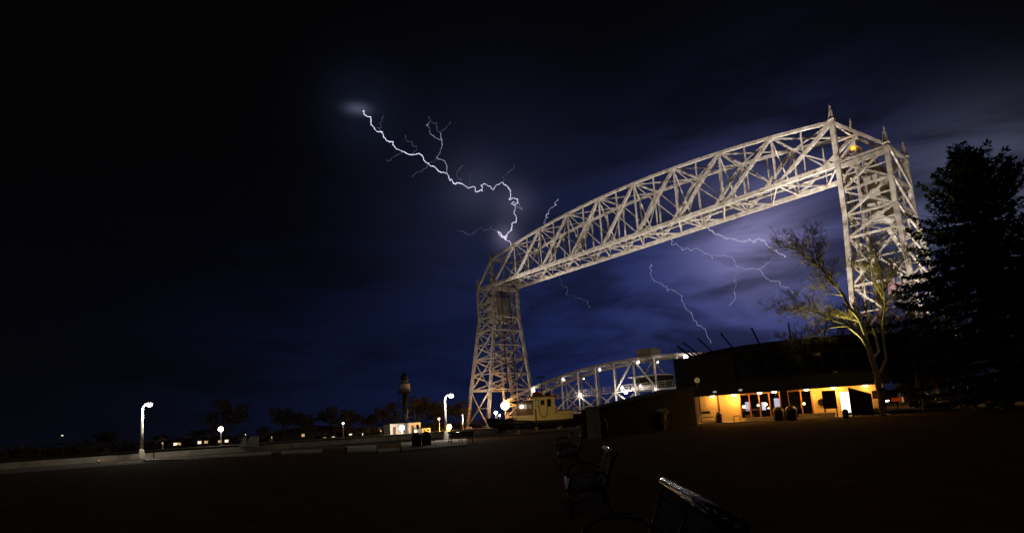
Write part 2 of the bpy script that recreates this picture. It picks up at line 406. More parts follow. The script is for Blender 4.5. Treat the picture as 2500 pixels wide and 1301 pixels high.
    # sheave wheels
    for y in (1.9, W-1.9):
        w = MB(); cx, cz = x0+sx*2.6, 53.1
        n = 28; k0 = len(w.V)
        for yy in (y-.35, y+.35):
            for r in (2.0, 1.6):
                for j in range(n): a = 2*math.pi*j/n; w.V.append((cx+r*math.cos(a), yy, cz+r*math.sin(a)))
        for j in range(n):
            j2 = (j+1) % n
            w.F += [(j, j2, n+j2, n+j), (2*n+j, 3*n+j, 3*n+j2, 2*n+j2), (j, 2*n+j, 2*n+j2, j2), (n+j, n+j2, 3*n+j2, 3*n+j)]
        for j in range(8):
            a = 2*math.pi*j/8; w.bar((cx, y, cz), (cx+1.7*math.cos(a), y, cz+1.7*math.sin(a)), .22)
        w.build('sheave', STEEL, tw)
    # stairs zigzag inside the tower
    z = 13.2; k = 0
    while z < 37:
        ya, yb = (2.0, W-2.0) if k % 2 == 0 else (W-2.0, 2.0); xx = x0+sx*(7.6 if k % 2 == 0 else 6.7)
        member('stair_flight', (xx, ya, z), (xx, yb, z+3.8), .8, .16, tw, side=(1, 0, 0)); member('stair_rail', (xx+.4, ya, z+1), (xx+.4, yb, z+4.8), .07, .07, tw, side=(1, 0, 0)); z += 3.8; k += 1
    for yc in (0.6, W-.6):
        member('equipment_platform', (x0+sx*1.2, yc, 35.3), (x0+sx*8.6, yc, 35.3), .9, .25, tw)
    return tw, P
near_tower, PN = tower(0, 1, True)
far_tower, PF = tower(-L, -1, False)
# amber beacon on the near tower
b = MB().lathe([(.32, 0), (.32, .35)], (2.8, 1.6, 53.75), 10); bc = b.build('beacon_base', GALV, near_tower)
MB().ball((2.8, 1.6, 54.45), .46, 12, 7).build('amber_beacon', LAMBER, near_tower, True)
lamp('beacon_light', (2.8, 1.0, 55.6), 120, (1, .45, .08), near_tower, radius=.3)
# counterweights hang in the towers and move with the lift span: things of their own
for x0, sx, lab in ((0, 1, 'tall pale concrete counterweight hanging inside the near tower'), (-L, -1, 'tall concrete counterweight hanging inside the far tower')):
    cw = thing('counterweight', lab, 'counterweight', (x0+sx*5.2, W/2, 38.6), group='bridge counterweights')
    c = MB(); c.box(-1.35, 1.35, -4.3, 4.3, 0, 9.6); blk = c.build('concrete_block', CWT, cw)
    for z in (.2, 3.2, 6.3, 9.3): MB().box(-1.42, 1.42, -4.37, 4.37, z, z+.22).build('steel_band', STEEL, cw)
    for y in (-3.6, 3.6):
        r = MB()
        for j in range(4): r.bar((-.45+j*.3, y, 9.6), (-.45+j*.3, y, 12.6), .07)
        r.build('suspension_rope', BLACKM, cw)

# ------------------------------------------------------------------ the lift span at road level
span = thing('lift_span', 'lowered steel truss road span between the bridge towers with small white lamps', 'bridge span')
SX0, SX1, SY0, SY1 = -1.8, -118.2, 1.0, 10.5
NS = 16; sdx = (SX1-SX0)/NS
def st(i): t = (i-8)/8; return 16.8-8.4*t*t
ZD = 3.0
def SP(i, y, z): return Vector((SX0+i*sdx, y, z))
gm = MB(); gm.box(SX1, SX0, SY0+.4, SY1-.4, ZD+.1, ZD+.45); deck = gm.build('road_deck', CONC, span)
for y in (SY0, SY1):
    for i in range(NS): member('top_chord', SP(i, y, st(i)), SP(i+1, y, st(i+1)), .8, .75, span)
    for i in range(0, NS, 2): member('bottom_chord', SP(i, y, ZD), SP(i+2, y, ZD), .55, .7, span)
    for i in range(NS+1):
        member('post', SP(i, y, ZD), SP(i, y, st(i)), .36, .42 if i % 2 == 0 else .30, span)
    for i in range(0, NS, 2):
        zm = min(8.0, (ZD+st(i+1))/2); c = SP(i+1, y, zm)
        if (i//2) % 2 == 0: hi, lo = i, i+2
        else: hi, lo = i+2, i
        member('diagonal', SP(hi, y, st(hi)), c, .34, .40, span); member('diagonal', c, SP(lo, y, ZD), .34, .40, span)
        member('sub_diagonal', c, SP(hi, y, ZD), .28, .32, span); member('mid_strut', SP(hi, y, zm), c, .24, .30, span)
    for z in (ZD+1.0, ZD+1.6): member('handrail', SP(0, y+.5, z), SP(NS, y+.5, z), .08, .08, span)
    for z in (8.6, 9.2, 9.8): member('handrail', SP(2, y+.5, z), SP(NS-2, y+.5, z), .09, .09, span)
    for i in range(2, NS-2):
        for q in range(3): member('rail_post', SP(i+q/3, y+.5, 8.0), SP(i+q/3, y+.5, 9.8), .08, .08, span)
for i in range(NS+1):
    member('floor_beam', SP(i, SY0, ZD-.25), SP(i, SY1, ZD-.25), .35, .7, span, side=(0, 0, 1))
    member('top_strut', SP(i, SY0, st(i)), SP(i, SY1, st(i)), .30, .34, span, side=(0, 0, 1))
    if i < NS:
        member('top_lateral', SP(i, SY0, st(i)), SP(i+1, SY1, st(i+1)), .20, .24, span, side=(0, 0, 1)); member('top_lateral', SP(i, SY1, st(i)-.2), SP(i+1, SY0, st(i+1)-.2), .20, .24, span, side=(0, 0, 1))
# mid-height walkway
MB().box(SX1+15, SX0-15, SY0+.3, SY0+1.5, 7.9, 8.02).build('catwalk', STEEL, span)
# operator house with dark windows and a visor roof, machinery house on top
hx = -57.0
oh = MB().box(hx-4.6, hx+4.2, 2.0, 9.4, 8.2, 11.6).build('operator_house', DARKW, span)
MB().box(hx-5.4, hx+4.8, 1.2, 10.0, 11.6, 11.9).build('house_roof', STEEL, oh)
for k in range(5): MB().box(hx-4.3+k*1.7, hx-2.9+k*1.7, 1.93, 1.99, 9.5, 11.1).build('window', GLASS, oh)
MB().box(hx-4.7, hx+4.3, 1.5, 1.95, 8.2, 8.9).build('balcony_front', STEEL, oh)
mh = MB().box(hx-3.2, hx+1.6, 3.2, 8.0, 17.3, 19.3).build('machinery_house', WHITE, span)
MB().box(hx-3.4, hx+1.8, 3.0, 8.2, 19.3, 19.5).build('machinery_roof', WHITE, mh)
MB().box(hx-5.0, hx+3.2, 2.2, 9.0, 17.1, 17.25).build('machinery_platform', BLACKM, span)
# lamps of the span
def span_lamp(p, r, e, colr=(1, .9, .8)):
    b = MB().ball(tuple(p), r, 10, 6); o = b.build('span_lamp', LWHITE, span, True)
    lamp('span_light', Vector(p)+Vector((0, -.9, -.3)), e, colr, span, radius=.25)
for u, v, r, e in ((1417, 963, .34, 420), (1519, 947, .40, 500), (1528, 957, .5, 1300), (1606, 884, .22, 120), (1674, 871, .55, 420), (1303, 953, .40, 300), (1425, 924, .15, 60), (1563, 941, .22, 150), (1600, 950, .2, 100)):
    p = onY(u, v, SY0-.5); span_lamp(p, r, e)
# navigation floods that make the bright posts: three bright white fixtures at top-chord height
for u, v in ((1375, 926), (1464, 902), (1558, 884)):
    p = onY(u, v, SY0-.45); MB().ball(tuple(p), .34, 10, 6).build('span_lamp', LWHITE, span, True)
    lamp('span_light', p+Vector((.2, -.7, -.4)), 900, (1, .92, .84), span, kind='SPOT', radius=.15, target=(p.x-.1, SY0+.2, 2.0), cone=38, blend=.7)

# ------------------------------------------------------------------ floodlights
def floodlight(loc, target, energy, label, cone=70, colr=(1, .80, .55), radius=.5, lens=LFLOOD):
    loc = Vector(loc); t = thing('floodlight', label, 'floodlight', loc, group='floodlights aimed at the bridge')
    d = (Vector(target)-loc).normalized(); r = d.cross(Vector((0, 0, 1))).normalized(); u = r.cross(d)
    c = Vector((0, 0, .75))
    def F(x, y, z): return c + r*x + u*y + d*z
    h = MB(); h.hexa([F(-.35, -.25, -.3), F(.35, -.25, -.3), F(.35, .25, -.3), F(-.35, .25, -.3), F(-.45, -.35, .1), F(.45, -.35, .1), F(.45, .35, .1), F(-.45, .35, .1)])
    h.build('housing', BLACKM, t)
    h = MB(); h.hexa([F(-.41, -.31, .105), F(.41, -.31, .105), F(.41, .31, .105), F(-.41, .31, .105), F(-.41, -.31, .125), F(.41, -.31, .125), F(.41, .31, .125), F(-.41, .31, .125)])
    h.build('lens', lens, t)
    h = MB(); h.box(-.08, .08, -.08, .08, 0, .5); h.box(-.35, .35, -.25, .25, -.02, .05); h.build('bracket', GALV, t)
    o = lamp('flood_beam', c+d*.5, energy, colr, t, 'SPOT', radius, c+d*10, cone, .5)
    return t
K = 1.22
FC = (1, .88, .76)
floodlight((-6, -24, 0), (-30, 5, 60), 215000*K, 'floodlight on the near pier aimed up at the middle of the truss', 62, FC)
floodlight((-9, -26, 0), (5, 2, 46), 90000*K, 'floodlight on the near pier aimed at the near tower', 50, FC)
floodlight((-8, 34, 0), (-14, 6, 56), 22000*K, 'floodlight behind the near tower aimed up at the truss', 70, FC)
floodlight((22, -8, 0), (8, 5, 47), 70000*K, 'floodlight landward of the near tower aimed at its outer face', 48, FC)
floodlight((-109, -30, -.3), (-74, 5, 62), 205000*K, 'floodlight on the far pier aimed along the overhead truss', 60, FC)
floodlight((-112, -26, -.3), (-124, 4, 32), 20000*K, 'floodlight on the far pier aimed at the far tower', 70, FC)
floodlight((-109, 30, -.3), (-95, 6, 57), 22000*K, 'floodlight behind the far tower aimed up at the truss', 75, FC)
floodlight((-106.8, 5, -.3), (-122, 6, 38), 9000*K, 'floodlight at the canal edge aimed into the far portal', 80, FC)

# sodium lamp glaring at the foot of the far tower
def street_lamp(base, height, label, mt, colr, energy, arm=(0, 0), globe=.35, group='street lamps on the far pier', pole=GALV):
    t = thing('street_lamp', label, 'street lamp', base, group=group)
    MB().tube([(0, 0, 0), (0, 0, height*.5), (0, 0, height), (arm[0]*.6, arm[1]*.6, height+.25), (arm[0], arm[1], height+.15)], [.12, .09, .06, .05, .05], 8).build('pole', pole, t)
    MB().lathe([(.2, 0), (.2, .25), (.12, .3)], n=10).build('base', pole, t)
    MB().ball((arm[0], arm[1], height-globe*.3), globe, 12, 8).build('lamp_globe', mt, t, True)
    lamp('lamp_light', (arm[0], arm[1]-globe-.15, height-globe-.1), energy, colr, t, radius=globe*.6)
    return t
p = onX(1233, 990, -119.0)
t = thing('sodium_lamp', 'glaring orange sodium lamp at the foot of the far bridge tower', 'lamp', (p.x, p.y, -.3))
h = p.z+.3
MB().tube([(0, 0, 0), (0, 0, h-.6)], [.14, .08], 8).build('pole', GALV, t)
MB().ball((0, 0, h), 1.5, 14, 9, 1.0).build('lamp_globe', mat('lamp_sodium_glare', (1, .8, .5), .4, emit=(1, .70, .38), es=9), t, True)  # globe oversized to take in the blown-out glare at the tower foot
lamp('lamp_light', (0.9, -1.4, h+.2), 7500, (1, .46, .12), t, radius=.6)
lamp('lamp_light', (-1.2, .8, h+.4), 4500, (1, .46, .12), t, radius=.6)
p = onX(1097, 1042, -108)
t = street_lamp((p.x, p.y, -.3), p.z+.6, 'low orange sodium lamp glowing beside the far tower, below the curved lamp', LSOD, (1, .45, .08), 5200, (.2, -.2), .8)  # globe enlarged to stand for the bloom around this lamp
for u, v, r, e, lab in ((1210, 1006, .5, 500, 'small white lamp low inside the legs of the far tower'), (1220, 1013, .3, 0, 'smaller white lamp beside the legs of the far tower'),
                        (981, 1042, .75, 900, 'bright white lamp on the pale shed beside the lighthouse'),
                        (1072, 1021, .26, 120, 'small white lamp on a slim pole left of the orange lamp'),
                        (838, 1032, .28, 100, 'tiny white lamp on a pole before the dark trees'), (540, 1045, .62, 420, 'bright white lamp on a pole before the large bare tree'),
                        (1213, 1005, .3, 0, 'little white lamp clamped near the far tower foot')):
    p = onX(u, v, -111 if u > 900 else -125)
    street_lamp((p.x, p.y, -.3), p.z+.3, lab, LWHITE, (1, .88, .74), max(e, 20), (.1, -.1), r)

# ------------------------------------------------------------------ near pier: parapet, low walls, curved lamps
pp = thing('parapet', 'long low concrete parapet along the near edge of the canal', 'wall', (-15, 0, 0))
y = -560.
while y < -84:
    y2 = min(y+11.8, -84); MB().box(-.28, .28, y+.06, y2-.06, 0, .47).build('parapet_block', CONC, pp); y += 11.8
pads = [([(350, 1123), (444, 1120.5), (446, 1116.5), (356, 1119)], 'thin concrete kerb strip beside the foot of the tall white lamp'),
        ([(511, 1117), (658, 1109), (664, 1102), (515, 1110)], 'long pale concrete strip with a slanted end right of the tall white lamp'),
        ([(686, 1108), (787, 1103), (787, 1096), (688, 1100)], 'plain concrete strip between the slanted strip and the notched pad'),
        ([(848, 1101.5), (919, 1100), (919, 1086), (848, 1089)], 'blocky pale concrete pad left of the two waste bins'),
        ([(922, 1103), (976, 1099), (976, 1092), (922, 1095)], 'low narrow concrete pad close to the two waste bins'),
        ([(979, 1098), (1142, 1085), (1138, 1070), (979, 1080)], 'broad lamp-lit concrete terrace around the two waste bins')]
for (px, lab) in pads:
    P = [onZ(u, v, .1) for u, v in px]; c = P[0].copy(); c.z = 0; Q = [p-c for p in P]; dn = Vector((0, 0, -.15))
    t = thing('concrete_pad', lab, 'paving', c, group='pale concrete pads along the lawn edge')
    n = 4
    for k in range(n):
        a, b2, c2, d2 = Q[0].lerp(Q[1], (k+.012)/n), Q[0].lerp(Q[1], (k+.988)/n), Q[3].lerp(Q[2], (k+.988)/n), Q[3].lerp(Q[2], (k+.012)/n)
        MB().hexa([a+dn, b2+dn, c2+dn, d2+dn, a, b2, c2, d2]).build('concrete_slab', CONC, t)
LAMPW = mat('white_lamp_paint', (.74, .72, .66), .4, 0, (.66, .64, .58), 2)
def curved_lamp(base, H, label, energy, s=1.):
    t = thing('curved_lamp', label, 'street lamp', base, group='curved white lamps on the near pier')
    # the arm bends to the right seen from the lawn
    r = Vector((RT0.x, RT0.y, 0))
    pts = [Vector((0, 0, .75*s)), Vector((0, 0, H*.5)), Vector((0, 0, H-.45))] ; rr = [.125, .105, .085]
    for j in range(1, 8):
        a = math.pi/2*j/7; R_ = .42; pts.append(Vector((0, 0, H-.45)) + r*R_*(1-math.cos(a)) + Vector((0, 0, R_*math.sin(a)))); rr.append(.085-.005*j)
    MB().tube(pts, [x*s for x in rr], 12).build('post', LAMPW, t, True)
    MB().lathe([(.30*s, 0), (.29*s, .12), (.17*s, .75*s), (.135*s, .85*s)], n=16).build('conical_base', LAMPW, t, True)
    e = pts[-1]+r*.14
    MB().lathe([(.05, .17), (.12, .12), (.19, .02), (.17, -.0)], tuple(e), 14).build('lamp_hood', LAMPW, t, True)
    MB().ball(tuple(e+Vector((0, 0, -.10))), .21*s, 14, 8, .8).build('lamp_globe', LWHITE, t, True)
    lamp('lamp_light', e+Vector((0, 0, -.48))-Vector((FW.x, FW.y, 0))*.35, energy, (1, .88, .70), t, radius=.2)
    return t
curved_lamp(onZ(345, 1122), 4.55, 'tall white curved lamp post standing alone on the lawn edge', 420, 1.0)
curved_lamp(onZ(1090, 1076), 3.85, 'white curved lamp post beside the bridge between lighthouse and far tower', 420, .95)

# waste bins
def bin_(base, h, w, label, mt=BLACKM, group='dark round waste bins'):
    t = thing('waste_bin', label, 'bin', base, group=group)
    MB().lathe([(w*.42, 0), (w*.48, .05), (w*.5, h*.62), (w*.5, h*.66)], n=16).build('bin_body', mt, t, True)
    MB().lathe([(w*.53, h*.66), (w*.53, h*.71), (w*.46, h*.82), (w*.28, h*.95), (.02, h)], n=16).build('domed_lid', mt, t, True)
    MB().box(-w*.18, w*.18, -w*.55, -w*.40, h*.72, h*.84).build('bin_flap', GALV, t)
    return t
bin_(onZ(1017, 1092), .98, .62, 'black domed waste bin on the lawn, left one of a pair')
bin_(onZ(1042, 1090), .98, .62, 'black domed waste bin on the lawn, right one of a pair')
bin_(onZ(1470, 1069), 1.2, .75, 'big black waste bin against the concrete pillar')
# orange ground markers on the lawn
for u, lab in ((224, 'small orange lit marker low on the grass, leftmost of two'), (241, 'small orange lit marker low on the grass, nearer the white lamp')):
    p = onZ(u, 1129); t = thing('ground_marker', lab, 'marker', p, group='orange ground markers')
    MB().lathe([(.07, 0), (.07, .10)], n=8).build('marker_stem', BLACKM, t); MB().ball((0, 0, .15), .075, 8, 5).build('marker_lens', mat('marker_glow', (1, .5, .2), .5, emit=(1, .40, .12), es=.30), t, True)

# two pale leaning slabs beyond the parapet
for (u0, u1, v0, v1, k, lab) in ((586, 600, 1066, 1091, .4, 'narrow pale stone slab leaning beyond the parapet'), (603, 631, 1064, 1090, .3, 'wide pale stone slab leaning beyond the parapet')):
    xq = -19.0 if False else -14.2
    a, b2, c2, d2 = onX(u0-3, v1, xq), onX(u1, v1-1, xq), onX(u1+2, v0, xq), onX(u0+8, v0+1, xq)
    th = Vector((-.8, .25, 0)); o = MB().hexa([a, b2, b2+th, a+th, d2, c2, c2+th*.8, d2+th*.8]).build('stone_slab', mat('pale_stone', (.30, .31, .33), .9, 0, (.16, .17, .18), 3, .8)); tag(o, lab, 'stone slab', 'leaning pale slabs')

# ------------------------------------------------------------------ lighthouse on the far pier
lb = onX(992, 1064, -118); lh = thing('lighthouse', 'dark skeletal lighthouse with a pale round watch room on the far pier', 'lighthouse', (-118, lb.y, -.3))
MB().lathe([(.75, 0), (.75, 12.6)], n=20).build('stair_cylinder', BLACKM, lh, True)
for k in range(4):
    q = math.pi/4+k*math.pi/2+.3; a = Vector((math.cos(q)*3.6, math.sin(q)*3.6, 0)); b2 = Vector((math.cos(q)*1.75, math.sin(q)*1.75, 12.6))
    MB().tube([a, b2], [.13, .10], 8).build('leg', BLACKM, lh)
    q2 = q+math.pi/2; a2 = Vector((math.cos(q2)*3.6, math.sin(q2)*3.6, 0)); c2 = Vector((math.cos(q2)*1.75, math.sin(q2)*1.75, 12.6))
    for z0, z1 in ((0, .38), (.38, .72), (.72, 1)):
        MB().bar(a.lerp(b2, z0), a2.lerp(c2, z1), .05).build('tie_rod', BLACKM, lh); MB().bar(a2.lerp(c2, z0), a.lerp(b2, z1), .05).build('tie_rod', BLACKM, lh)
        if z0: MB().bar(a.lerp(b2, z0), a2.lerp(c2, z0), .14).build('ring_strut', BLACKM, lh); MB().bar(a.lerp(b2, z0), (0, 0, a.lerp(b2, z0).z), .10).build('radial_strut', BLACKM, lh)
MB().lathe([(1.1, 12.3), (2.3, 12.75), (2.3, 12.9), (1.0, 12.9)], n=24).build('gallery_deck', BLACKM, lh)
for k in range(16):
    q = k*math.pi/8; MB().bar((2.2*math.cos(q), 2.2*math.sin(q), 12.9), (2.2*math.cos(q), 2.2*math.sin(q), 13.9), .05).build('gallery_post', BLACKM, lh)
MB().lathe([(1.70, 12.92), (1.62, 15.4)], n=24).build('watch_room', mat('lighthouse_white', (.42, .40, .37), .6, 0, (.34, .32, .29), 1.5, .1), lh)
MB().lathe([(1.85, 15.4), (1.85, 15.6), (1.2, 15.6)], n=24).build('upper_gallery', BLACKM, lh)
MB().lathe([(1.15, 15.6), (1.15, 16.5)], n=16).build('lantern_wall', RED if False else mat('lantern_paint', (.40, .34, .31), .6, 0, (.3, .25, .23), 2), lh)
MB().lathe([(1.05, 16.5), (1.05, 17.5)], n=12).build('lantern_glass', GLASS, lh)
for k in range(10):
    q = k*math.pi/5; MB().bar((1.09*math.cos(q), 1.09*math.sin(q), 16.5), (1.09*math.cos(q), 1.09*math.sin(q), 17.55), .07).build('lantern_bar', GALV, lh)
MB().lathe([(1.35, 17.5), (1.2, 17.75), (.5, 18.5), (.16, 18.8), (.16, 19.05), (.02, 19.2)], n=20).build('dome_roof', BLACKM, lh, True)
MB().bar((0, 0, 19.1), (0, 0, 20.2), .06).build('finial', BLACKM, lh)

# white sheds by the lighthouse
def shed(u0, u1, vb, vt, x, label, rh=.5, depth=4.0):
    a = onX(u0, vb, x); b2 = onX(u1, vb, x); y0, y1 = sorted((a.y, b2.y)); h = onX((u0+u1)/2, vt, x).z+.3
    t = thing('shed', label, 'shed', (x, (y0+y1)/2, -.3), group='pale sheds by the lighthouse'); w = (y1-y0)/2
    MB().box(-depth, 0, -w, w, 0, h).build('wall', WHITE, t)
    MB().box(-depth-.2, .2, -w-.15, w+.15, h, h+.14).build('roof', ROOF, t)
    f = MB().box(.002, .06, w*.25, w*.7, h*.35, h*.78).build('window', GLASS, t); MB().box(.0, .09, w*.22, w*.73, h*.30, h*.35).build('window_sill', WHITE, f)
    d = MB().box(.002, .05, -w*.6, -w*.2, 0, h*.72).build('door', BROWN, t); MB().box(.05, .1, -w*.28, -w*.24, h*.34, h*.38).build('handle', GALV, d)
    return t
shed(953, 987, 1061, 1034, -116, 'pale shed immediately left of the lighthouse column')
shed(999, 1028, 1064, 1031, -114, 'taller pale shed immediately right of the lighthouse column')
shed(1031, 1051, 1065, 1045, -112, 'low pale shed farther right, beside the taller shed')
p = onX(1015, 1052, -111); street_lamp((p.x, p.y, -.3), p.z+.3, 'warm lamp lighting the taller pale shed', LWARM, (1, .7, .4), 260, (.1, -.1), .35)
o = MB().box(-.06, .06, -.06, .06, 0, 5.2); p = onX(1131, 1046, -112)
t = thing('white_pole', 'plain pale pole between the orange lamp and the far tower', 'pole', (p.x, p.y, -.3)); MB().tube([(0, 0, 0), (0, 0, 4.6)], [.22, .14], 8).build('shaft', WHITE, t); MB().ball((0, 0, 4.7), .2, 8, 5).build('cap', WHITE, t)

# ------------------------------------------------------------------ tug displayed on the bank
TD = 74.0
pb = at(1192, 1030, TD); bx = Vector((RT0.x, RT0.y, 0)).normalized()
tug = thing('tugboat', 'small dark-hulled tugboat with a yellow-lit pilothouse resting on the bank', 'boat', (pb.x, pb.y, 0), math.atan2(bx.y, bx.x))
# local x runs from bow (0) to stern, y away from the lawn
LT = 12.6; rows = []
V, F = [], []
ns = 15
for i in range(ns):
    s_ = i/(ns-1); x = s_*LT
    hb = 2.0*math.sin(min(1, s_*2.4)*math.pi/2)**.8 * (1-.35*max(0, (s_-.8)/.2)**2)
    sheer = 1.95 - 1.5*min(1, s_*1.6) + .75*min(1, s_*1.6)**2 + .25*max(0, s_-.7)
    keel = .25+.5*max(0, .18-s_)/.18
    ofs = -.25 if i == 0 else 0
    V += [(x+ofs, -hb-.02, sheer), (x, -hb*.93, .9), (x+.1, -hb*.35, keel), (x+.1, hb*.35, keel), (x, hb*.93, .9), (x+ofs, hb+.02, sheer), (x, hb-.12 if hb > .2 else 0, sheer-.35), (x, -hb+.12 if hb > .2 else 0, sheer-.35)]
for i in range(ns-1):
    for j in range(8): a = i*8+j; b2 = i*8+(j+1) % 8; F.append((a, a+8, b2+8, b2))
F += [tuple(range(8)), tuple(reversed(range((ns-1)*8, ns*8)))]
mk('hull', V, F, HULL, tug, True)
for x in (1.0, 3.3, 6.0, 9.0, 11.5): MB().box(x-.2, x+.2, -1.4, 1.4, 0, .45).build('keel_block', BROWN, tug)
for k in range(7): MB().tube([(1.3+k*1.6, -2.08, 1.0), (1.3+k*1.6, -2.2, .62)], .18, 8).build('tyre_fender', BLACKM, tug)
MB().box(3.6, 10.6, -1.45, 1.45, .75, 1.95).build('deckhouse', TUGY, tug)
wh = MB().box(3.7, 5.75, -1.35, 1.35, 1.95, 3.55).build('wheelhouse', BROWN, tug)
MB().box(3.2, 5.8, -1.6, 1.6, 3.55, 3.75).build('wheelhouse_roof', ROOF, wh)
for x in (3.95, 4.65, 5.2): MB().box(x, x+.36, -1.39, -1.36, 2.75, 3.3).build('window', mat('pale_window', (.45, .45, .42), .2, 0, (.3, .3, .28), 3), wh)
ph = MB(); ph.box(5.76, 8.45, -1.5, 1.5, 1.96, 4.05); ph = ph.build('pilothouse', TUGY, tug)
MB().box(5.55, 8.75, -1.75, 1.75, 4.05, 4.22).build('pilothouse_roof', BROWN, ph)
for x, z0, z1, mt in ((6.05, 2.95, 3.75, GALV), (6.75, 3.15, 3.65, GLASS), (7.55, 2.9, 3.75, GLASS)):
    f = MB().box(x-.05, x+.42, -1.545, -1.502, z0-.05, z1+.05).build('window_frame', BROWN, ph); MB().box(x, x+.37, -1.56, -1.55, z0, z1).build('pane', mt, f)
MB().box(8.47, 8.52, -.9, .9, 2.9, 3.7).build('aft_window', GLASS, ph)
hose = []
for j in range(15): a = j/14*math.pi; hose.append((6.95-.5*math.cos(a), -1.62, 2.7-1.15*math.sin(a)))
MB().tube([(6.45, -1.6, 3.6)]+hose+[(7.45, -1.6, 3.0)], .055, 6).build('hanging_hose', mat('hose_yellow', (.30, .24, .08), .6), ph)
MB().box(5.9, 6.1, -1.53, -1.505, 1.0, 2.7).build('door_post', BROWN, ph)
MB().lathe([(.62, 0), (.62, .25), (.45, .5), (.05, .62)], (6.35, -.4, 4.22), 14).build('roof_dome', RED, ph, True)
MB().box(7.3, 8.1, -.6, .6, 4.22, 4.6).build('roof_box', BLACKM, ph)
ac = MB().box(8.5, 10.55, -1.2, 1.2, 1.25, 2.25).build('aft_cabin', TUGY, tug)
MB().box(8.46, 10.7, -1.35, 1.35, 2.25, 2.36).build('aft_cabin_roof', BROWN, ac)
for x in (8.95, 9.9): MB().tube([(x, -1.2, 1.78), (x, -1.26, 1.78)], .16, 12).build('porthole', GLASS, ac)
ms = MB().tube([(7.0, .2, 4.2), (7.0, .2, 6.6)], [.08, .05], 8).build('mast', BLACKM, tug)
for k in range(9):
    q = k*2*math.pi/9; mr = MB().tube([(7.0, .2, 6.55), (7.0+.35*math.cos(q), .2+.35*math.sin(q), 6.75), (7.0+.62*math.cos(q), .2+.62*math.sin(q), 6.45)], [.05, .05, .03], 5).build('mast_bracket', BLACKM, ms)
MB().ball((4.35, -1.75, 3.05), .2, 8, 5).build('deck_lamp', LWHITE, tug, True)
for x in (.6, 1.9, 3.1): MB().tube([(x, -1.3, 1.4), (x, -1.3, 2.2)], .05, 6).build('rail_post', BLACKM, tug)

# ------------------------------------------------------------------ visitor building
e1 = Vector((.9216, .3882, 0)); en = Vector((.3882, -.9216, 0)); BO = onZ(1700, 1037)
bld = thing('visitor_building', 'dark low building with a lit yellow porch and a round upper storey with slanted poles', 'building', (BO.x, BO.y, 0), math.atan2(e1.y, e1.x))
def BL(u, v, t):           # local (s, y=-t, z) where a sight line meets the plane t metres in front of the origin plane
    d = ray(u, v); k = (t-(CAM-BO).dot(en))/d.dot(en); P = CAM+d*k-BO; return P.dot(e1), -t, P.z
TB = -1.9                  # back wall of the porch
def S(u, t=TB): return BL(u, 990, t)[0]
ZS = 2.55                  # soffit
slabp = MB().box(S(1690), S(2165), -.5, 9, 0, .10).build('porch_floor', CONC, bld)
YB = -TB
def wallpiece(name, u0, u1, z0, z1, mt=WALLY, y0=YB, y1=None, parent=bld):
    return MB().box(S(u0), S(u1), y0, (y1 or y0+.25), z0, z1).build(name, mt, parent)
# curved end wall
cv = MB(); k0 = 0; prev = None
for j in range(9):
    a = math.pi/2*j/8; s0 = S(1712)-1.1*math.sin(a); yy = YB+1.1*(1-math.cos(a))
    if prev: cv.hexa([(prev[0], prev[1], .1), (s0, yy, .1), (s0+.05, yy+.2, .1), (prev[0]+.02, prev[1]+.2, .1), (prev[0], prev[1], ZS), (s0, yy, ZS), (s0+.05, yy+.2, ZS), (prev[0]+.02, prev[1]+.2, ZS)])
    prev = (s0, yy)
cv.build('curved_end_wall', WALLY, bld, False)
wallpiece('wall_panel', 1712, 1752, .10, ZS)
MB().box(S(1713), S(1732), YB-.03, YB-.002, .95, 1.15).build('slot_vent', BLACKM, bld)
wallpiece('wall_panel', 1757, 1808, .10, ZS)
wallpiece('corner_post', 1752, 1757, .10, ZS, BROWN, YB-.02)
# glazed entrance: frames, panes, displays inside
def glazing(u0, u1, mull, z0=.35):
    fr = wallpiece('window_frame', u0, u1, ZS-.18, ZS, BROWN, YB-.03, YB+.15)
    wallpiece('sill', u0, u1, .10, z0, WALLY, YB-.12, YB+.2)
    for a in [u0]+mull+[u1]: MB().box(S(a)-.05, S(a)+.05, YB-.04, YB+.12, z0, ZS-.18).build('mullion', mat('orange_frame', (.34, .15, .05), .5, 0, (.26, .11, .04), 3), fr)
    for a, b2 in zip([u0]+mull, mull+[u1]): MB().box(S(a)+.05, S(b2)-.05, YB+.02, YB+.04, z0, ZS-.18).build('glass_pane', CLEAR, fr)
    return fr
CLEAR = bpy.data.materials.new('clear_glass'); CLEAR.use_nodes = True
_b = CLEAR.node_tree.nodes['Principled BSDF']; _b.inputs['Transmission Weight'].default_value = 1; _b.inputs['Roughness'].default_value = .02; _b.inputs['Base Color'].default_value = (.75, .8, .8, 1); _b.inputs['IOR'].default_value = 1.05
fr1 = glazing(1808, 1906, [1831, 1855, 1880])
for u0, u1 in ((1831, 1855),): MB().box(S(1808), S(1855), YB-.045, YB+.1, 1.0, 1.08).build('transom', BROWN, fr1)
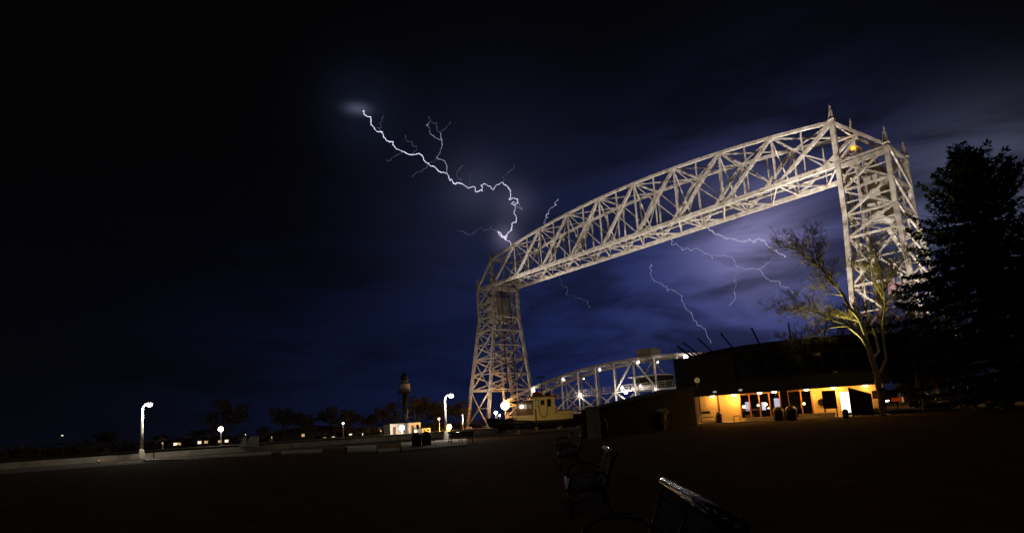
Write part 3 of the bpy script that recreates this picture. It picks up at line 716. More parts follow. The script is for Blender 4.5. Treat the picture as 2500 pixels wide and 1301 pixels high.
# dim room behind the glass
rm = MB(); rm.box(S(1800), S(1992), YB+3.4, YB+3.6, .1, ZS); rm.box(S(1800), S(1992), YB+.3, YB+3.4, .08, .12); rm.build('interior_room', DARKW, bld)
for u0, u1, z0, z1, yy in ((1818, 1831, .95, 1.75, YB+.6), (1857, 1867, .95, 1.65, YB+1.2), (1890, 1906, 1.0, 1.9, YB+.6)): 
    bd = MB().box(S(u0), S(u1), yy, yy+.06, z0, z1).build('display_board', SCREEN, bld); MB().box(S(u0)-.04, S(u1)+.04, yy+.062, yy+.1, z0-.04, z1+.04).build('board_frame', BLACKM, bd)
for u, z, r in ((1814, 1.35, .14), (1849, 1.4, .09), (1868, 1.45, .13), (1874, 1.1, .06), (1963, 1.3, .1)):
    MB().ball((S(u), YB+.9, z), r, 10, 6).build('interior_lamp', LWARM, bld, True)
MB().box(S(1815), S(1836), YB+.4, YB+.9, .4, .62).build('interior_counter', WALLY, bld)
wallpiece('wall_panel', 1906, 1911, .10, ZS, WALLY)
MB().box(S(1907, -.35), S(1926, -.35), .3, 1.2, .1, ZS).build('porch_column', ROOF, bld)
fr2 = glazing(1926, 1984, [1958], .12)
wallpiece('wall_panel', 1984, 2054, .10, ZS)
# ring on the wall
tr = MB(); n = 20; c = (S(2007), YB-.06, 1.32)
for j in range(n):
    a, b2 = 2*math.pi*j/n, 2*math.pi*(j+1)/n
    tr.bar((c[0]+.24*math.cos(a), c[1], c[2]+.24*math.sin(a)), (c[0]+.24*math.cos(b2), c[1], c[2]+.24*math.sin(b2)), .12, .14)
tr.tube([(c[0], c[1]-.02, c[2]), (c[0], c[1]+.05, c[2])], .22, 16)
tr.build('round_plaque', BLACKM, bld)
for u, z in ((1987, 2.28), (1992, 2.12)): MB().box(S(u)-.12, S(u)+.12, YB-.012, YB-.002, z, z+.05).build('small_notice', BLACKM, bld)
MB().box(S(1947, -1.1), S(2036, -1.1), .55, .95, .10, .46).build('porch_ledge', WALLY, bld)
MB().box(S(1815, -1.1), S(1896, -1.1), .55, .95, .10, .38).build('porch_ledge', WALLY, bld)
MB().box(S(1712, -.5), S(1745, -.5), .55, .9, .10, .30).build('porch_ledge', WALLY, bld)
wallpiece('lit_doorway', 2054, 2083, .35, 2.05, DOORL, YB+.05, YB+.1)
wallpiece('door_header', 2054, 2083, 2.05, ZS, WALLY)
wallpiece('wall_panel', 2083, 2088, .10, ZS, WALLY)
wallpiece('dark_door', 2088, 2119, .10, 1.95, BLACKM, YB+.02, YB+.1); wallpiece('door_header', 2088, 2119, 1.95, ZS, WALLY)
wallpiece('wall_panel', 2119, 2133, .10, ZS, WALLY); wallpiece('wall_panel', 2133, 2148, .10, 1.35, WALLY); wallpiece('wall_panel', 2133, 2148, 2.0, ZS, WALLY); wallpiece('wall_panel', 2148, 2162, .10, ZS, WALLY)
wn = wallpiece('window', 2133, 2148, 1.35, 2.0, GLASS, YB+.1, YB+.14)
for z in (1.5, 1.65): wallpiece('window_bar', 2133, 2148, z, z+.03, BROWN, YB+.05, YB+.09, wn)
for u in (1722, 1733, 1743, 1768, 1779, 1790, 1800, 1995, 2010, 2025, 2040, 2126, 2155):
    MB().box(S(u)-.012, S(u)+.012, YB-.014, YB-.002, .10, ZS).build('wall_batten', WALLY, bld)
for u in (1829, 1857, 1878, 1956): MB().box(S(u)-.02, S(u)+.02, YB-.10, YB-.045, 1.0, 1.35).build('door_handle', GALV, bld)
# soffit and deep dark fascia, roof
MB().box(S(1690)-.2, S(2166), -.25, YB+.3, ZS, ZS+.12).build('soffit', WALLY, bld)
MB().box(S(1686)-.2, S(2172), -.55, -.26, ZS-.10, ZS+1.0).build('fascia', ROOF, bld)
MB().box(S(1686)-.2, S(2172), -.25, 12, ZS+.13, ZS+1.0).build('roof', ROOF, bld)
MB().box(S(1808), S(2172), YB+3.8, YB+4.0, .1, ZS).build('rear_wall', DARKW, bld)
for k, (u, v, e) in enumerate(((1742, 970, 45), (1795, 963, 190), (1858, 957, 60), (1894, 960, 40), (1974, 948, 120), (2041, 943, 150), (2120, 940, 55))):
    s_ = S(u, -1.2); yy = 1.2
    MB().ball((s_, yy, ZS-.10), .20, 12, 6, .5).build('soffit_lamp', LWARM, bld, True)
    lamp('soffit_light', (s_, yy+.05, ZS-.34), e, (1, .42, .05), bld, radius=.12)
for u in (1751, 1814):
    MB().ball((S(u, 0), -.58, ZS+.22), .17, 12, 6, .55).build('fascia_lamp', mat('dim_globe', (.55, .5, .42), .5, emit=(1, .85, .7), es=.28), bld, True)
# round upper storey
dc = at(1945, 900, 60.5); dl = (Vector((dc.x, dc.y, 0))-BO); dloc = (dl.dot(e1), -dl.dot(en))
RD, ZR = 10.0, 7.0
MB().lathe([(RD-.3, ZS+.9), (RD-.3, ZR-.7), (RD+.15, ZR-.68), (RD+.15, ZR-.05), (RD-.1, ZR)], (dloc[0], dloc[1], 0), 64).build('upper_storey', DARKW, bld)
MB().lathe([(RD-.2, ZR+.004), (1, ZR+.5)], (dloc[0], dloc[1], 0), 48).build('upper_roof', ROOF, bld)
camdir = Vector((CAM.x-dc.x, CAM.y-dc.y, 0)); ca = math.atan2(camdir.dot(-en)*1, camdir.dot(e1))
for k in range(24):
    f = rad(16-k*15-0) ; a = ca - rad(16) - rad(15)*k
    r0 = Vector((math.cos(a), math.sin(a), 0)); q = Vector((dloc[0], dloc[1], 0))+r0*(RD-.1)+Vector((0, 0, ZR-.25))
    po = MB().tube([q, q+r0*1.65+Vector((0, 0, 1.45))], .075, 8).build('slanted_pole', BLACKM, bld); MB().ball(tuple(q+r0*1.65+Vector((0, 0, 1.45))), .10, 8, 5).build('pole_cap', BLACKM, po)
# window band of the upper storey
for k in range(40):
    a = 2*math.pi*k/40; r0 = Vector((math.cos(a), math.sin(a), 0)); t0 = Vector((-r0.y, r0.x, 0)); c0 = Vector((dloc[0], dloc[1], 0))+r0*(RD-.27)
    MB().hexa([c0-t0*.62+Vector((0, 0, 4.1)), c0+t0*.62+Vector((0, 0, 4.1)), c0+t0*.62+r0*.03+Vector((0, 0, 4.1)), c0-t0*.62+r0*.03+Vector((0, 0, 4.1)), c0-t0*.62+Vector((0, 0, 5.6)), c0+t0*.62+Vector((0, 0, 5.6)), c0+t0*.62+r0*.03+Vector((0, 0, 5.6)), c0-t0*.62+r0*.03+Vector((0, 0, 5.6))]).build('window', GLASS, bld)
# square block left of the drum
q0 = BL(1646, 900, -4.5); q1 = BL(1712, 900, -4.5)
MB().box(q0[0], q1[0]+3, 4.5, 10, .2, BL(1650, 876, -4.5)[2]).build('stair_block', ROOF, bld)
# wedge-shaped wing towards the bank
inv = bld.matrix_world.inverted() if False else None
def toB(P): q = Vector(P)-Vector((BO.x, BO.y, 0)); return Vector((q.dot(e1), -q.dot(en), q.z))
A0 = onZ(1437, 1066); A1 = onZ(1702, 1041); dW = (A1-A0).normalized(); nW = Vector((-dW.y, dW.x, 0)); nW = nW if nW.dot(A0-CAM) > 0 else -nW
h0, h1 = 1.62, 3.05
MB().hexa([toB(A0), toB(A1), toB(A1+nW*3), toB(A0+nW*.5), toB(A0+Vector((0, 0, h0))), toB(A1+Vector((0, 0, h1))), toB(A1+nW*3+Vector((0, 0, h1))), toB(A0+nW*.5+Vector((0, 0, h0)))]).build('wing_wall', DARKW, bld)
nb = 26
for k in range(nb):
    a = A0.lerp(A1, k/nb); b2 = A0.lerp(A1, (k+.93)/nb); ha = h0+(h1-h0)*k/nb-.04; hb = h0+(h1-h0)*(k+.93)/nb-.04; o_ = -nW*.03
    MB().hexa([toB(a+o_), toB(b2+o_), toB(b2-nW*.002), toB(a-nW*.002), toB(a+o_+Vector((0, 0, ha))), toB(b2+o_+Vector((0, 0, hb))), toB(b2-nW*.002+Vector((0, 0, hb))), toB(a-nW*.002+Vector((0, 0, ha)))]).build('board', DARKW, bld)
MB().hexa([toB(A0-nW*.25-dW*.2+Vector((0, 0, h0+.01))), toB(A1-nW*.25+Vector((0, 0, h1+.01))), toB(A1+nW*3.2+Vector((0, 0, h1+.01))), toB(A0+nW*.7-dW*.2+Vector((0, 0, h0+.01))), toB(A0-nW*.25-dW*.2+Vector((0, 0, h0+.08))), toB(A1-nW*.25+Vector((0, 0, h1+.08))), toB(A1+nW*3.2+Vector((0, 0, h1+.08))), toB(A0+nW*.7-dW*.2+Vector((0, 0, h0+.08)))]).build('wing_roof', ROOF, bld)
# lamp on the wing
wl = at(1702, 928, 47.0); wq = toB(wl); MB().ball(tuple(wq), .22, 10, 6).build('wing_lamp', mat('dim_yellow_globe', (.5, .45, .2), .5, emit=(1, .8, .25), es=.12), bld, True)
MB().tube([wq-Vector((0, 0, .2)), Vector((wq.x, wq.y, 1.0))], .05, 6).build('wing_lamp_stem', BLACKM, bld)
# concrete gate pillar and planter wall in front of the wing
P0 = onZ(1452, 1071); t = thing('concrete_pillar', 'plain pale concrete pillar at the low end of the dark wing', 'pillar', P0, math.atan2(dW.y, dW.x))
MB().box(-.30, .30, -.25, .25, 0, 1.75).build('shaft', CONC, t); MB().box(-.34, .34, -.29, .29, 1.75, 1.83).build('cap', CONC, t)
Pa, Pb = onZ(1487, 1058.5), onZ(1545, 1053.5); dd = (Pb-Pa).normalized(); nn_ = Vector((-dd.y, dd.x, 0)); nn_ = nn_ if nn_.dot(Pa-CAM) > 0 else -nn_
t = thing('planter_wall', 'short yellowish concrete planter right of the big black bin', 'planter', Pa)
MB().hexa([Vector(), Pb-Pa, Pb-Pa+nn_*.9, nn_*.9, Vector((0, 0, .42)), Pb-Pa+Vector((0, 0, .42)), Pb-Pa+nn_*.9+Vector((0, 0, .42)), nn_*.9+Vector((0, 0, .42))]).build('planter_body', CONC, t)
MB().hexa([nn_*.12+dd*.12+Vector((0, 0, .424)), Pb-Pa+nn_*.12-dd*.12+Vector((0, 0, .424)), Pb-Pa+nn_*.78-dd*.12+Vector((0, 0, .424)), nn_*.78+dd*.12+Vector((0, 0, .424)), nn_*.12+dd*.12+Vector((0, 0, .46)), Pb-Pa+nn_*.12-dd*.12+Vector((0, 0, .46)), Pb-Pa+nn_*.78-dd*.12+Vector((0, 0, .46)), nn_*.78+dd*.12+Vector((0, 0, .46))]).build('planter_soil', GRASS, t)
# ship propeller on display
Pp = onZ(1620, 1049); t = thing('ship_propeller', 'pale bronze ship propeller standing before the dark wing wall', 'propeller', Pp, math.atan2(dW.y, dW.x))
BRZ = mat('dull_bronze', (.26, .25, .21), .5, .3, (.18, .17, .14), 4, .2)
MB().tube([(0, -.25, .95), (0, .25, .95)], [.2, .16], 12).build('hub', BRZ, t)
MB().box(-.25, .25, -.2, .2, 0, .75).build('stand', BLACKM, t)
for k in range(4):
    a = rad(50)+k*math.pi/2; V, F = [], []
    for i in range(7):
        r = .15+.12*i; wd = (.10, .22, .30, .33, .30, .20, .04)[i]; tw = .9-.09*i
        for sg in (-1, 1):
            lx = r; off = sg*wd
            V.append((math.cos(a)*lx-math.sin(a)*off*math.cos(tw), off*math.sin(tw), .95+math.sin(a)*lx+math.cos(a)*off*math.cos(tw)))
    for i in range(6): F.append((2*i, 2*i+1, 2*i+3, 2*i+2))
    bl = mk('blade', V, F, BRZ, t, True); so_ = bl.modifiers.new('s', 'SOLIDIFY'); so_.thickness = .05
# round-topped bollards with small reddish lamps
for u, v, lab in ((1672, 1042, 'grey bollard with a reddish lamp, leftmost of three by the lit porch'), (1683, 1040, 'grey bollard with a reddish lamp, middle of three by the lit porch'), (1699, 1040, 'grey bollard with a reddish lamp, nearest the lit porch')):
    p = onZ(u, v); t = thing('bollard', lab, 'bollard', p, group='lamp bollards beside the porch')
    MB().lathe([(.20, 0), (.17, .1), (.16, 1.05), (.19, 1.08), (.19, 1.16)], n=14).build('bollard_body', CONC, t); MB().ball((0, 0, 1.22), .13, 10, 6).build('bollard_lamp', mat('red_glow', (.9, .3, .15), .5, emit=(1, .28, .10), es=.35), t, True)
# hoop rails in front of the porch
for u0, u1, lab in ((1714, 1748, 'low dark hoop rail before the curved end of the porch'), (1793, 1808, 'narrow dark hoop rail before the bright porch wall')):
    a = onZ(u0, 1037 if u0 < 1750 else 1034); b2 = onZ(u1, 1035 if u0 < 1750 else 1033); t = thing('hoop_rail', lab, 'rail', a, group='hoop rails at the porch'); q = b2-a
    MB().tube([(0, 0, 0), (0, 0, .55), q*.06+Vector((0, 0, .63)), q*.94+Vector((0, 0, .63)), q+Vector((0, 0, .55)), q], .03, 6).build('hoop', BLACKM, t)
for u, v, h, w, lab in ((1757, 1034, 1.05, .5, 'black waste bin standing in front of the brightest porch wall'), (1903, 1027, 1.2, .85, 'black waste bin left of the dark porch column'), (1934, 1026, 1.2, .85, 'black waste bin right of the dark porch column'), (2066, 1021, .72, .42, 'small black bin silhouetted against the bright white doorway')):
    bin_(onZ(u, v), h, w, lab, group='black bins along the porch')
# free-standing black information board before the porch
p = onZ(2031, 1020); t = thing('information_board', 'black information board standing on posts in front of the yellow wall', 'sign', p, math.atan2(e1.y, e1.x))
MB().box(-.5, .5, -.06, .06, .75, 2.25).build('board_panel', BLACKM, t)
for x in (-.42, .42): MB().box(x-.05, x+.05, -.04, .04, 0, .75).build('post', BLACKM, t)
p = onZ(2098, 1018); t = thing('information_board', 'black slanted board standing between the bright doorway and the birch', 'sign', p, math.atan2(e1.y, e1.x))
MB().hexa([(-.5, -.06, .2), (1.0, -.06, .2), (1.0, .06, .2), (-.5, .06, .2), (-.5, -.06, 2.35), (1.0, -.06, 1.75), (1.0, .06, 1.75), (-.5, .06, 2.35)]).build('board_panel', BLACKM, t)
for x in (-.4, .9): MB().box(x-.05, x+.05, -.04, .04, 0, .2).build('post', BLACKM, t)
# red sign behind the birch
p = at(2189, 975, 56); t = thing('red_sign', 'small red lit sign in the dark right of the birch trunk', 'sign', (p.x, p.y, 0), math.atan2(e1.y, e1.x))
MB().box(-.42, .42, -.04, .04, p.z-.17, p.z+.17).build('sign_panel', mat('red_sign_glow', (.5, .05, .02), .5, emit=(1, .10, .02), es=.16), t); MB().box(.44, .56, -.04, .04, p.z-.26, p.z+.22).build('sign_lamp', mat('amber_strip', (.8, .5, .2), .5, emit=(1, .5, .15), es=.35), t)
MB().box(-.05, .05, -.03, .03, 0, p.z-.17).build('post', BLACKM, t)
# yellow floodlight added on the bank to light the tug
fp = onZ(1440, 1058)+Vector((4.5, 3.5, 0))
fp = Vector((12.5, -104.0, 0)); tgt = tug.location+bx*7+Vector((0, 0, 2.4))
floodlight((tgt.x+9, tgt.y-12, 0), tgt, 900, 'low yellow floodlight added on the grass to light the tugboat', 38, (1, .66, .16), .3, mat('flood_lens_dim', (1, .8, .4), .3, emit=(1, .66, .2), es=.0))

# ------------------------------------------------------------------ park benches
WETRAIL = mat('wet_rail', (.014, .012, .012), .16, 0, (.01, .008, .008), 14, .25, spec=.6)
def make_bench(label):
    t = thing('park_bench', label, 'bench', group='park benches in a row')
    LB = 1.75
    # local x along the bench, y towards the front, z up
    prof_seat = [(.02+k*.085, .43+.018*math.cos(k*.9)) for k in range(6)]
    for (yy, z) in prof_seat: MB().box(-LB/2, LB/2, yy, yy+.07, z-.015, z+.015).build('seat_slat', WETRAIL if yy > .4 else BENCHM, t)
    for k in range(5):
        z = .50+k*.075; yy = -.02-k*.026
        b = MB(); b.hexa([(-LB/2, yy, z), (LB/2, yy, z), (LB/2, yy-.03, z+.005), (-LB/2, yy-.03, z+.005), (-LB/2, yy-.022, z+.062), (LB/2, yy-.022, z+.062), (LB/2, yy-.052, z+.067), (-LB/2, yy-.052, z+.067)]); b.build('back_slat', BENCHM, t)
    b = MB(); b.tube([(-LB/2-.02, -.165, .875), (LB/2+.02, -.165, .875)], .045, 10); b.build('top_rail', WETRAIL, t, True)
    for sx in (-LB/2+.06, 0, LB/2-.06):
        fr = MB()
        fr.tube([(sx, .46, 0), (sx, .42, .22), (sx, .50, .43)], .022, 6); fr.tube([(sx, -.10, 0), (sx, -.03, .22), (sx, .0, .42), (sx, -.08, .64), (sx, -.165, .86)], .024, 6); fr.tube([(sx, -.0, .41), (sx, .25, .40), (sx, .50, .42)], .02, 6)
        fr.tube([(sx, -.05, .21), (sx, .2, .30), (sx, .43, .21)], .014, 6)
        f = fr.build('frame', BLACKM, t, True)
        if sx:
            ar = []
            for j in range(9):
                a = math.pi*j/8; ar.append((sx, .0+.26*(1-math.cos(a))-.06, .44+.22*math.sin(a)**.6))
            MB().tube(ar, .020, 6).build('armrest', WETRAIL, f, True)
    dr = MB(); rnd = random.Random(3)
    for k in range(110):
        x = rnd.uniform(-LB/2, LB/2)
        if k % 2: dr.ball((x, -.165+rnd.choice((-.028, .030))+rnd.uniform(-.006, .006), .912-rnd.uniform(0, .01)), rnd.uniform(.004, .008), 6, 4)
        else: 
            z = rnd.uniform(.52, .84); dr.ball((x, -.02-(z-.5)*.35+.004, z), rnd.uniform(.003, .008), 6, 4)
    d = dr.build('rain_drops', mat('water_drop_glint', (.45, .46, .48), .03, 0, spec=1.), t, True); d['kind'] = 'stuff'  # pale base colour puts the glints into the drops
    return t
def copy_tree(o, parent=None):
    c = o.copy(); col.objects.link(c); c.parent = parent
    for ch in list(o.children): copy_tree(ch, c)
    return c
rz = math.atan2(BD.y, BD.x)   # local x along BD; local y = left of it
bench0 = make_bench('wet dark park bench closest to the camera, cut by the bottom edge')
def set_bench(o, c, label): o.location = (c[0], c[1], 0); o.rotation_euler = (0, 0, rz); o.scale = (.94, .94, .87); o['label'] = label
# local +y must be BN: rotate so that y axis = BN
yax = Vector((-math.sin(rz), math.cos(rz), 0))
if yax.dot(BN) < 0: rz += math.pi
spots = [((42.60, -129.85), 'wet dark park bench closest to the camera, cut by the bottom edge'), ((39.05, -126.40), 'dark park bench second from the camera with shining arm and seat edges'),
         ((34.0, -121.6), 'dark park bench third from the camera, left of the concrete pillar'), ((29.3, -117.1), 'smallest dark park bench at the far end of the row')]
for k, (c, lab) in enumerate(spots):
    o = bench0 if k == 0 else copy_tree(bench0); c = (c[0]+BN.x*.15, c[1]+BN.y*.15); set_bench(o, c, lab)
o = copy_tree(bench0); p = onZ(1128, 1083); set_bench(o, p, 'dark park bench standing apart before the long wall by the curved lamp'); o.rotation_euler = (0, 0, rz+1.3)

# ------------------------------------------------------------------ trees
def twigs(mb, p, d, ln, r, depth, rnd, spread=.55, up=.15, minr=.006, n=3):
    """recursive bare branch"""
    pts = [p]; q = p.copy(); dd = d.copy(); seg = 4 if depth > 1 else 3
    for i in range(seg):
        dd = (dd + Vector((rnd.gauss(0, .16), rnd.gauss(0, .16), rnd.gauss(0, .12)+up*.25))).normalized(); q = q+dd*ln/seg; pts.append(q.copy())
    rr = [max(minr, r*(1-.62*i/seg)) for i in range(seg+1)]
    mb.tube(pts, rr, 5 if r > .03 else 3, cap=False)
    if depth <= 0: return
    for k in range(n):
        i = rnd.randint(1, seg); a = rnd.uniform(0, 2*math.pi); ax = dd.orthogonal().normalized(); ax = (Matrix.Rotation(a, 3, dd)@ax)
        nd_ = (dd*(1-spread*.5) + ax*spread*rnd.uniform(.6, 1.3) + Vector((0, 0, up))).normalized()
        twigs(mb, pts[i], nd_, ln*rnd.uniform(.55, .78), max(minr, rr[i]*.6), depth-1, rnd, spread, up, minr, n)
def bare_tree(base, H, label, seed, mtrunk=BARKD, mt=TWIG, depth=5, n=3, spread=.55, cat='tree', group='bare trees', minr=.02, lean=(0, 0), trunk=.28, r0=None, name='bare_tree'):
    rnd = random.Random(seed); t = thing(name, label, cat, base, group=group)
    r0 = r0 or H*.018; tb = MB(); pts = []; 
    for i in range(5): f = i/4; pts.append(Vector((lean[0]*f*H+rnd.gauss(0, .02*H)*f*.5, lean[1]*f*H+rnd.gauss(0, .02*H)*f*.5, H*trunk*f)))
    tb.tube(pts, [r0*(1.25-.35*i/4) for i in range(5)], 8); tb.build('trunk', mtrunk, t, True)
    cb = MB()
    for k in range(4):
        a = k*math.pi/2+rnd.uniform(-.5, .5); d = Vector((math.cos(a)*.55+lean[0], math.sin(a)*.55+lean[1], 1)).normalized()
        twigs(cb, pts[-1]-Vector((0, 0, rnd.uniform(0, .04)*H)), d, H*.30, r0*.6, depth, rnd, spread, .18, minr, n)
    cb.build('crown', mt, t); return t

# the lit birch clump right of the building: stems surveyed from the photograph, spread in depth
def stem_tree(name, label, base_uv, stems, D0, mt, group, seed, twd=3, tw_r=.012, zmax=None):
    rnd = random.Random(seed); b0 = onZ(*base_uv); t = thing(name, label, 'tree', b0, group=group)
    D0 = D0 or (b0-CAM).dot(FW)
    tb, cb = MB(), MB()
    for st_ in stems:
        pts2, rads, off0, off1, bare = st_
        P = []
        for i, (u, v) in enumerate(pts2):
            f = i/max(1, len(pts2)-1); P.append(at(u, v, D0+off0+(off1-off0)*f)-b0)
        if P[0].length < 1.2: P[0] = Vector((P[0].x, P[0].y, -.1))
        # smooth
        Q = [P[0]]
        for a, b2 in zip(P, P[1:]):
            mid = (a+b2)/2+Vector((rnd.gauss(0, .02), rnd.gauss(0, .02), rnd.gauss(0, .02))); Q += [mid, b2]
        R_ = [rads[0]+(rads[1]-rads[0])*i/(len(Q)-1) for i in range(len(Q))]
        tb.tube(Q, R_, 8)
        for i in range(1, len(Q)):
            f = i/(len(Q)-1)
            if f < bare: continue
            for k in range(2 if f < .7 else 4):
                dd = (Q[i]-Q[i-1]).normalized(); ax = Matrix.Rotation(rnd.uniform(0, 6.28), 3, dd)@dd.orthogonal().normalized()
                d = (dd*.8+ax*.6+Vector((0, 0, .1))).normalized(); twigs(cb, Q[i], d, rnd.uniform(.55, 1.0)*(1.0 if f < .7 else 1.15), max(tw_r, R_[i]*.5), twd, rnd, .55, .08, tw_r*.6, 3)
    tb.build('trunk', mt, t, True); cb.build('crown', mat('birch_twigs', (.26, .24, .16), .85, 0, (.17, .15, .10), 4), t); return t
S1 = [
 ([(2157, 1015), (2152, 966), (2142, 920), (2130, 881), (2121, 847), (2107, 824), (2092, 810), (2069, 793)], (.26, .15), 0, -1.0, 2),
 ([(2069, 793), (2034, 797), (2011, 806), (1981, 823), (1938, 831)], (.10, .03), -1.0, -2.0, .2),
 ([(2069, 793), (2050, 785), (2023, 777), (1988, 762), (1957, 750), (1923, 758)], (.11, .03), -1.0, .4, .15),
 ([(2107, 790), (2088, 781), (2054, 772), (2015, 764), (1981, 762)], (.07, .025), .3, 1.4, .2),
 ([(2121, 847), (2113, 814), (2103, 789), (2092, 770), (2075, 754), (2065, 735), (2059, 720), (2042, 700), (2027, 685), (2015, 666), (2000, 650), (1977, 635), (1950, 612), (1923, 604)], (.16, .05), -.3, 2.0, .5),
 ([(2059, 720), (2034, 716), (2019, 704)], (.08, .04), .9, 1.5, .3),
 ([(2000, 650), (1994, 620), (1985, 590)], (.08, .03), 1.6, 1.2, .1),
 ([(2130, 881), (2146, 858), (2140, 824), (2132, 802)], (.12, .08), .1, .6, 2),
 ([(2142, 920), (2163, 877), (2161, 858), (2157, 827), (2155, 797), (2159, 766), (2161, 727), (2157, 700), (2151, 666), (2140, 625)], (.12, .05), .2, -.8, .55),
 ([(2157, 700), (2180, 678), (2200, 640)], (.06, .03), -.4, -.9, .2),
 ([(2158, 730), (2135, 690), (2112, 650)], (.06, .03), -.3, .4, .2),
]
birch = stem_tree('birch_tree', 'leaning bare birch with several pale stems lit yellow beside the porch', (2157, 1015.4), S1, None, BARK, 'birches by the building', 5, 4, .010)
S2 = [([(2262, 1003), (2250, 960), (2238, 910), (2228, 870), (2222, 830), (2212, 790), (2215, 750), (2225, 715)], (.15, .05), 0, .5, .6), ([(2222, 830), (2240, 790), (2246, 745)], (.07, .03), .2, 1.0, .2)]
stem_tree('birch_tree', 'slim pale birch leaning in the dark under the big spruce', (2262, 1003), S2, None, BARK, 'birches by the building', 9, 2)
p = onZ(2060, 1003); bare_tree((p.x-8, p.y+18, 0), 17.5, 'dark bare tree rising behind the birch beside the near tower', 21, depth=5, n=3, group='bare trees behind the building', minr=.012)
bare_tree((9, -28, 0), 20, 'bare tree with floodlit twigs in front of the near tower', 33, depth=6, n=3, group='bare trees behind the building', minr=.016)
bare_tree((17, -36, 0), 17, 'bare floodlit tree between near tower and spruce', 34, depth=5, n=4, group='bare trees behind the building', minr=.022, trunk=.14, spread=.7)
bare_tree((26, -48, 0), 15, 'bare brownish tree low behind the big spruce', 35, depth=5, n=4, group='bare trees behind the building', minr=.02, trunk=.14, spread=.7)
bare_tree((21.5, -50, 0), 12, 'low dense bare tree directly right of the round upper storey', 36, depth=5, n=4, group='bare trees behind the building', minr=.02, trunk=.10, spread=.75)
bare_tree((25.5, -58, 0), 9, 'low bare thicket tree behind the slim birch', 37, depth=5, n=4, group='bare trees behind the building', minr=.02, trunk=.08, spread=.8)

def spruce(base, H, R0, label, seed, lean=(0, 0), leaders=()):
    rnd = random.Random(seed); t = thing('spruce_tree', label, 'tree', base, group='big spruces')
    tb = MB(); tb.tube([(lean[0]*H*f, lean[1]*H*f, H*f) for f in (0, .3, .6, .85, 1)], [.42, .34, .22, .10, .03], 10); tb.build('trunk', BARKD, t, True)
    V, F = [], []; bb = MB()
    def spray(p, d, l, w):
        k0 = len(V); sd = d.cross(Vector((rnd.gauss(0, .5), rnd.gauss(0, .5), 1)))
        sd = sd.normalized()*w if sd.length > 1e-4 else Vector((w, 0, 0))
        V.extend([tuple(p-sd*.4), tuple(p+d*l*.55-sd), tuple(p+d*l), tuple(p+d*l*.55+sd)]); F.append((k0, k0+1, k0+2, k0+3))
    def bough(c, r, ln, rise, droop, wide, tip):
        s_ = Vector((-r.y, r.x, 0)); m_ = max(5, int(ln/.24)); pts = []
        for j in range(m_+1): q = j/m_; pts.append(c+r*ln*q+Vector((0, 0, ln*(rise*q-droop*q*q+tip*q**4))))
        bb.tube([pts[0], pts[m_//2], pts[-1]], [.05, .03, .012], 4, cap=False)
        for j in range(1, m_+1):
            q = j/m_; w = wide*(.35+.65*math.sin(min(1, q*1.25)*math.pi*.62)) if q < .8 else wide*(1.05-q)*2.2+.12
            fw_ = (pts[j]-pts[j-1]).normalized()
            for e in range(20 if c.z > H*.40 else 11):
                o_ = rnd.uniform(-1, 1); p = pts[j]+s_*o_*w*.6+Vector((0, 0, rnd.uniform(-.16, .05)-abs(o_)*w*.22))
                d = (fw_*rnd.uniform(.3, 1)+s_*(o_+rnd.gauss(0, .4))*.8+Vector((0, 0, rnd.uniform(-.7, .25)))).normalized(); spray(p, d, rnd.uniform(.20, .48), rnd.uniform(.045, .10))
    z = 1.2; k = 0
    while z < H-.5:
        f = z/H; Lb = R0*min(1., (1-f)*1.75)**.80; n = 9 if f < .85 else 7; a0 = rnd.uniform(0, 6.28)
        for q in range(n):
            a = a0+q*2*math.pi/n+rnd.uniform(-.25, .25); ln = Lb*rnd.choice((.55, .75, .9, 1.0, 1.22)); r = Vector((math.cos(a), math.sin(a), 0))
            up = max(0., (f-.62)/.38)
            bough(Vector((lean[0]*z, lean[1]*z, z+rnd.uniform(-.12, .12))), r, max(.5, ln), .05+.75*up, .34-.30*up, min(1.0, .28*ln+.25), .22+.25*up)
        z += .74 if f < .45 else (.62 if f < .75 else .46); k += 1
    for e in range(260): zz = rnd.uniform(H-1.6, H+.1); spray(Vector((lean[0]*zz, lean[1]*zz, zz)), Vector((rnd.gauss(0, .5), rnd.gauss(0, .5), .7)).normalized(), rnd.uniform(.2, .45), .05)
    for (dx_, dy_, z0, hh) in leaders:
        c = Vector((dx_, dy_, z0)); bb.tube([Vector((lean[0]*z0, lean[1]*z0, z0-1.6)), c, c+Vector((dx_*.1, dy_*.1, hh))], [.07, .05, .015], 5)
        for e in range(int(150*hh)): zz = rnd.random(); ra = (1-zz)*.75+.10; a = rnd.uniform(0, 6.28); q_ = ra*math.sqrt(rnd.random()); spray(c+Vector((dx_*.1*zz+math.cos(a)*q_, dy_*.1*zz+math.sin(a)*q_, hh*zz)), Vector((math.cos(a), math.sin(a), rnd.uniform(-.2, .8))).normalized(), rnd.uniform(.2, .45), .055)
    mk('crown', V, F, NEEDLE, t); bb.build('branches', BARKD, t); return t
bx0 = Vector((RT0.x, RT0.y, 0))
pS = onZ(2462, 999.5); LDR = []
for u, v, hh in ((2342, 392, 2.2), (2360, 380, 2.0), (2312, 430, 1.6), (2440, 420, 2.2), (2478, 432, 2.0)):
    q = at(u, v+40, (pS-CAM).dot(FW))-pS; LDR.append((q.x, q.y, q.z, hh))
spruce((pS.x, pS.y, 0), 19.2, 6.6, 'huge dark spruce with ragged top at the edge of the photograph', 3, (.010, .012), LDR)
pS = onZ(2540, 998); spruce((pS.x+2, pS.y+3, 0), 14.5, 5.0, 'second dark spruce behind and right of the huge one', 4, (-.004, .0))

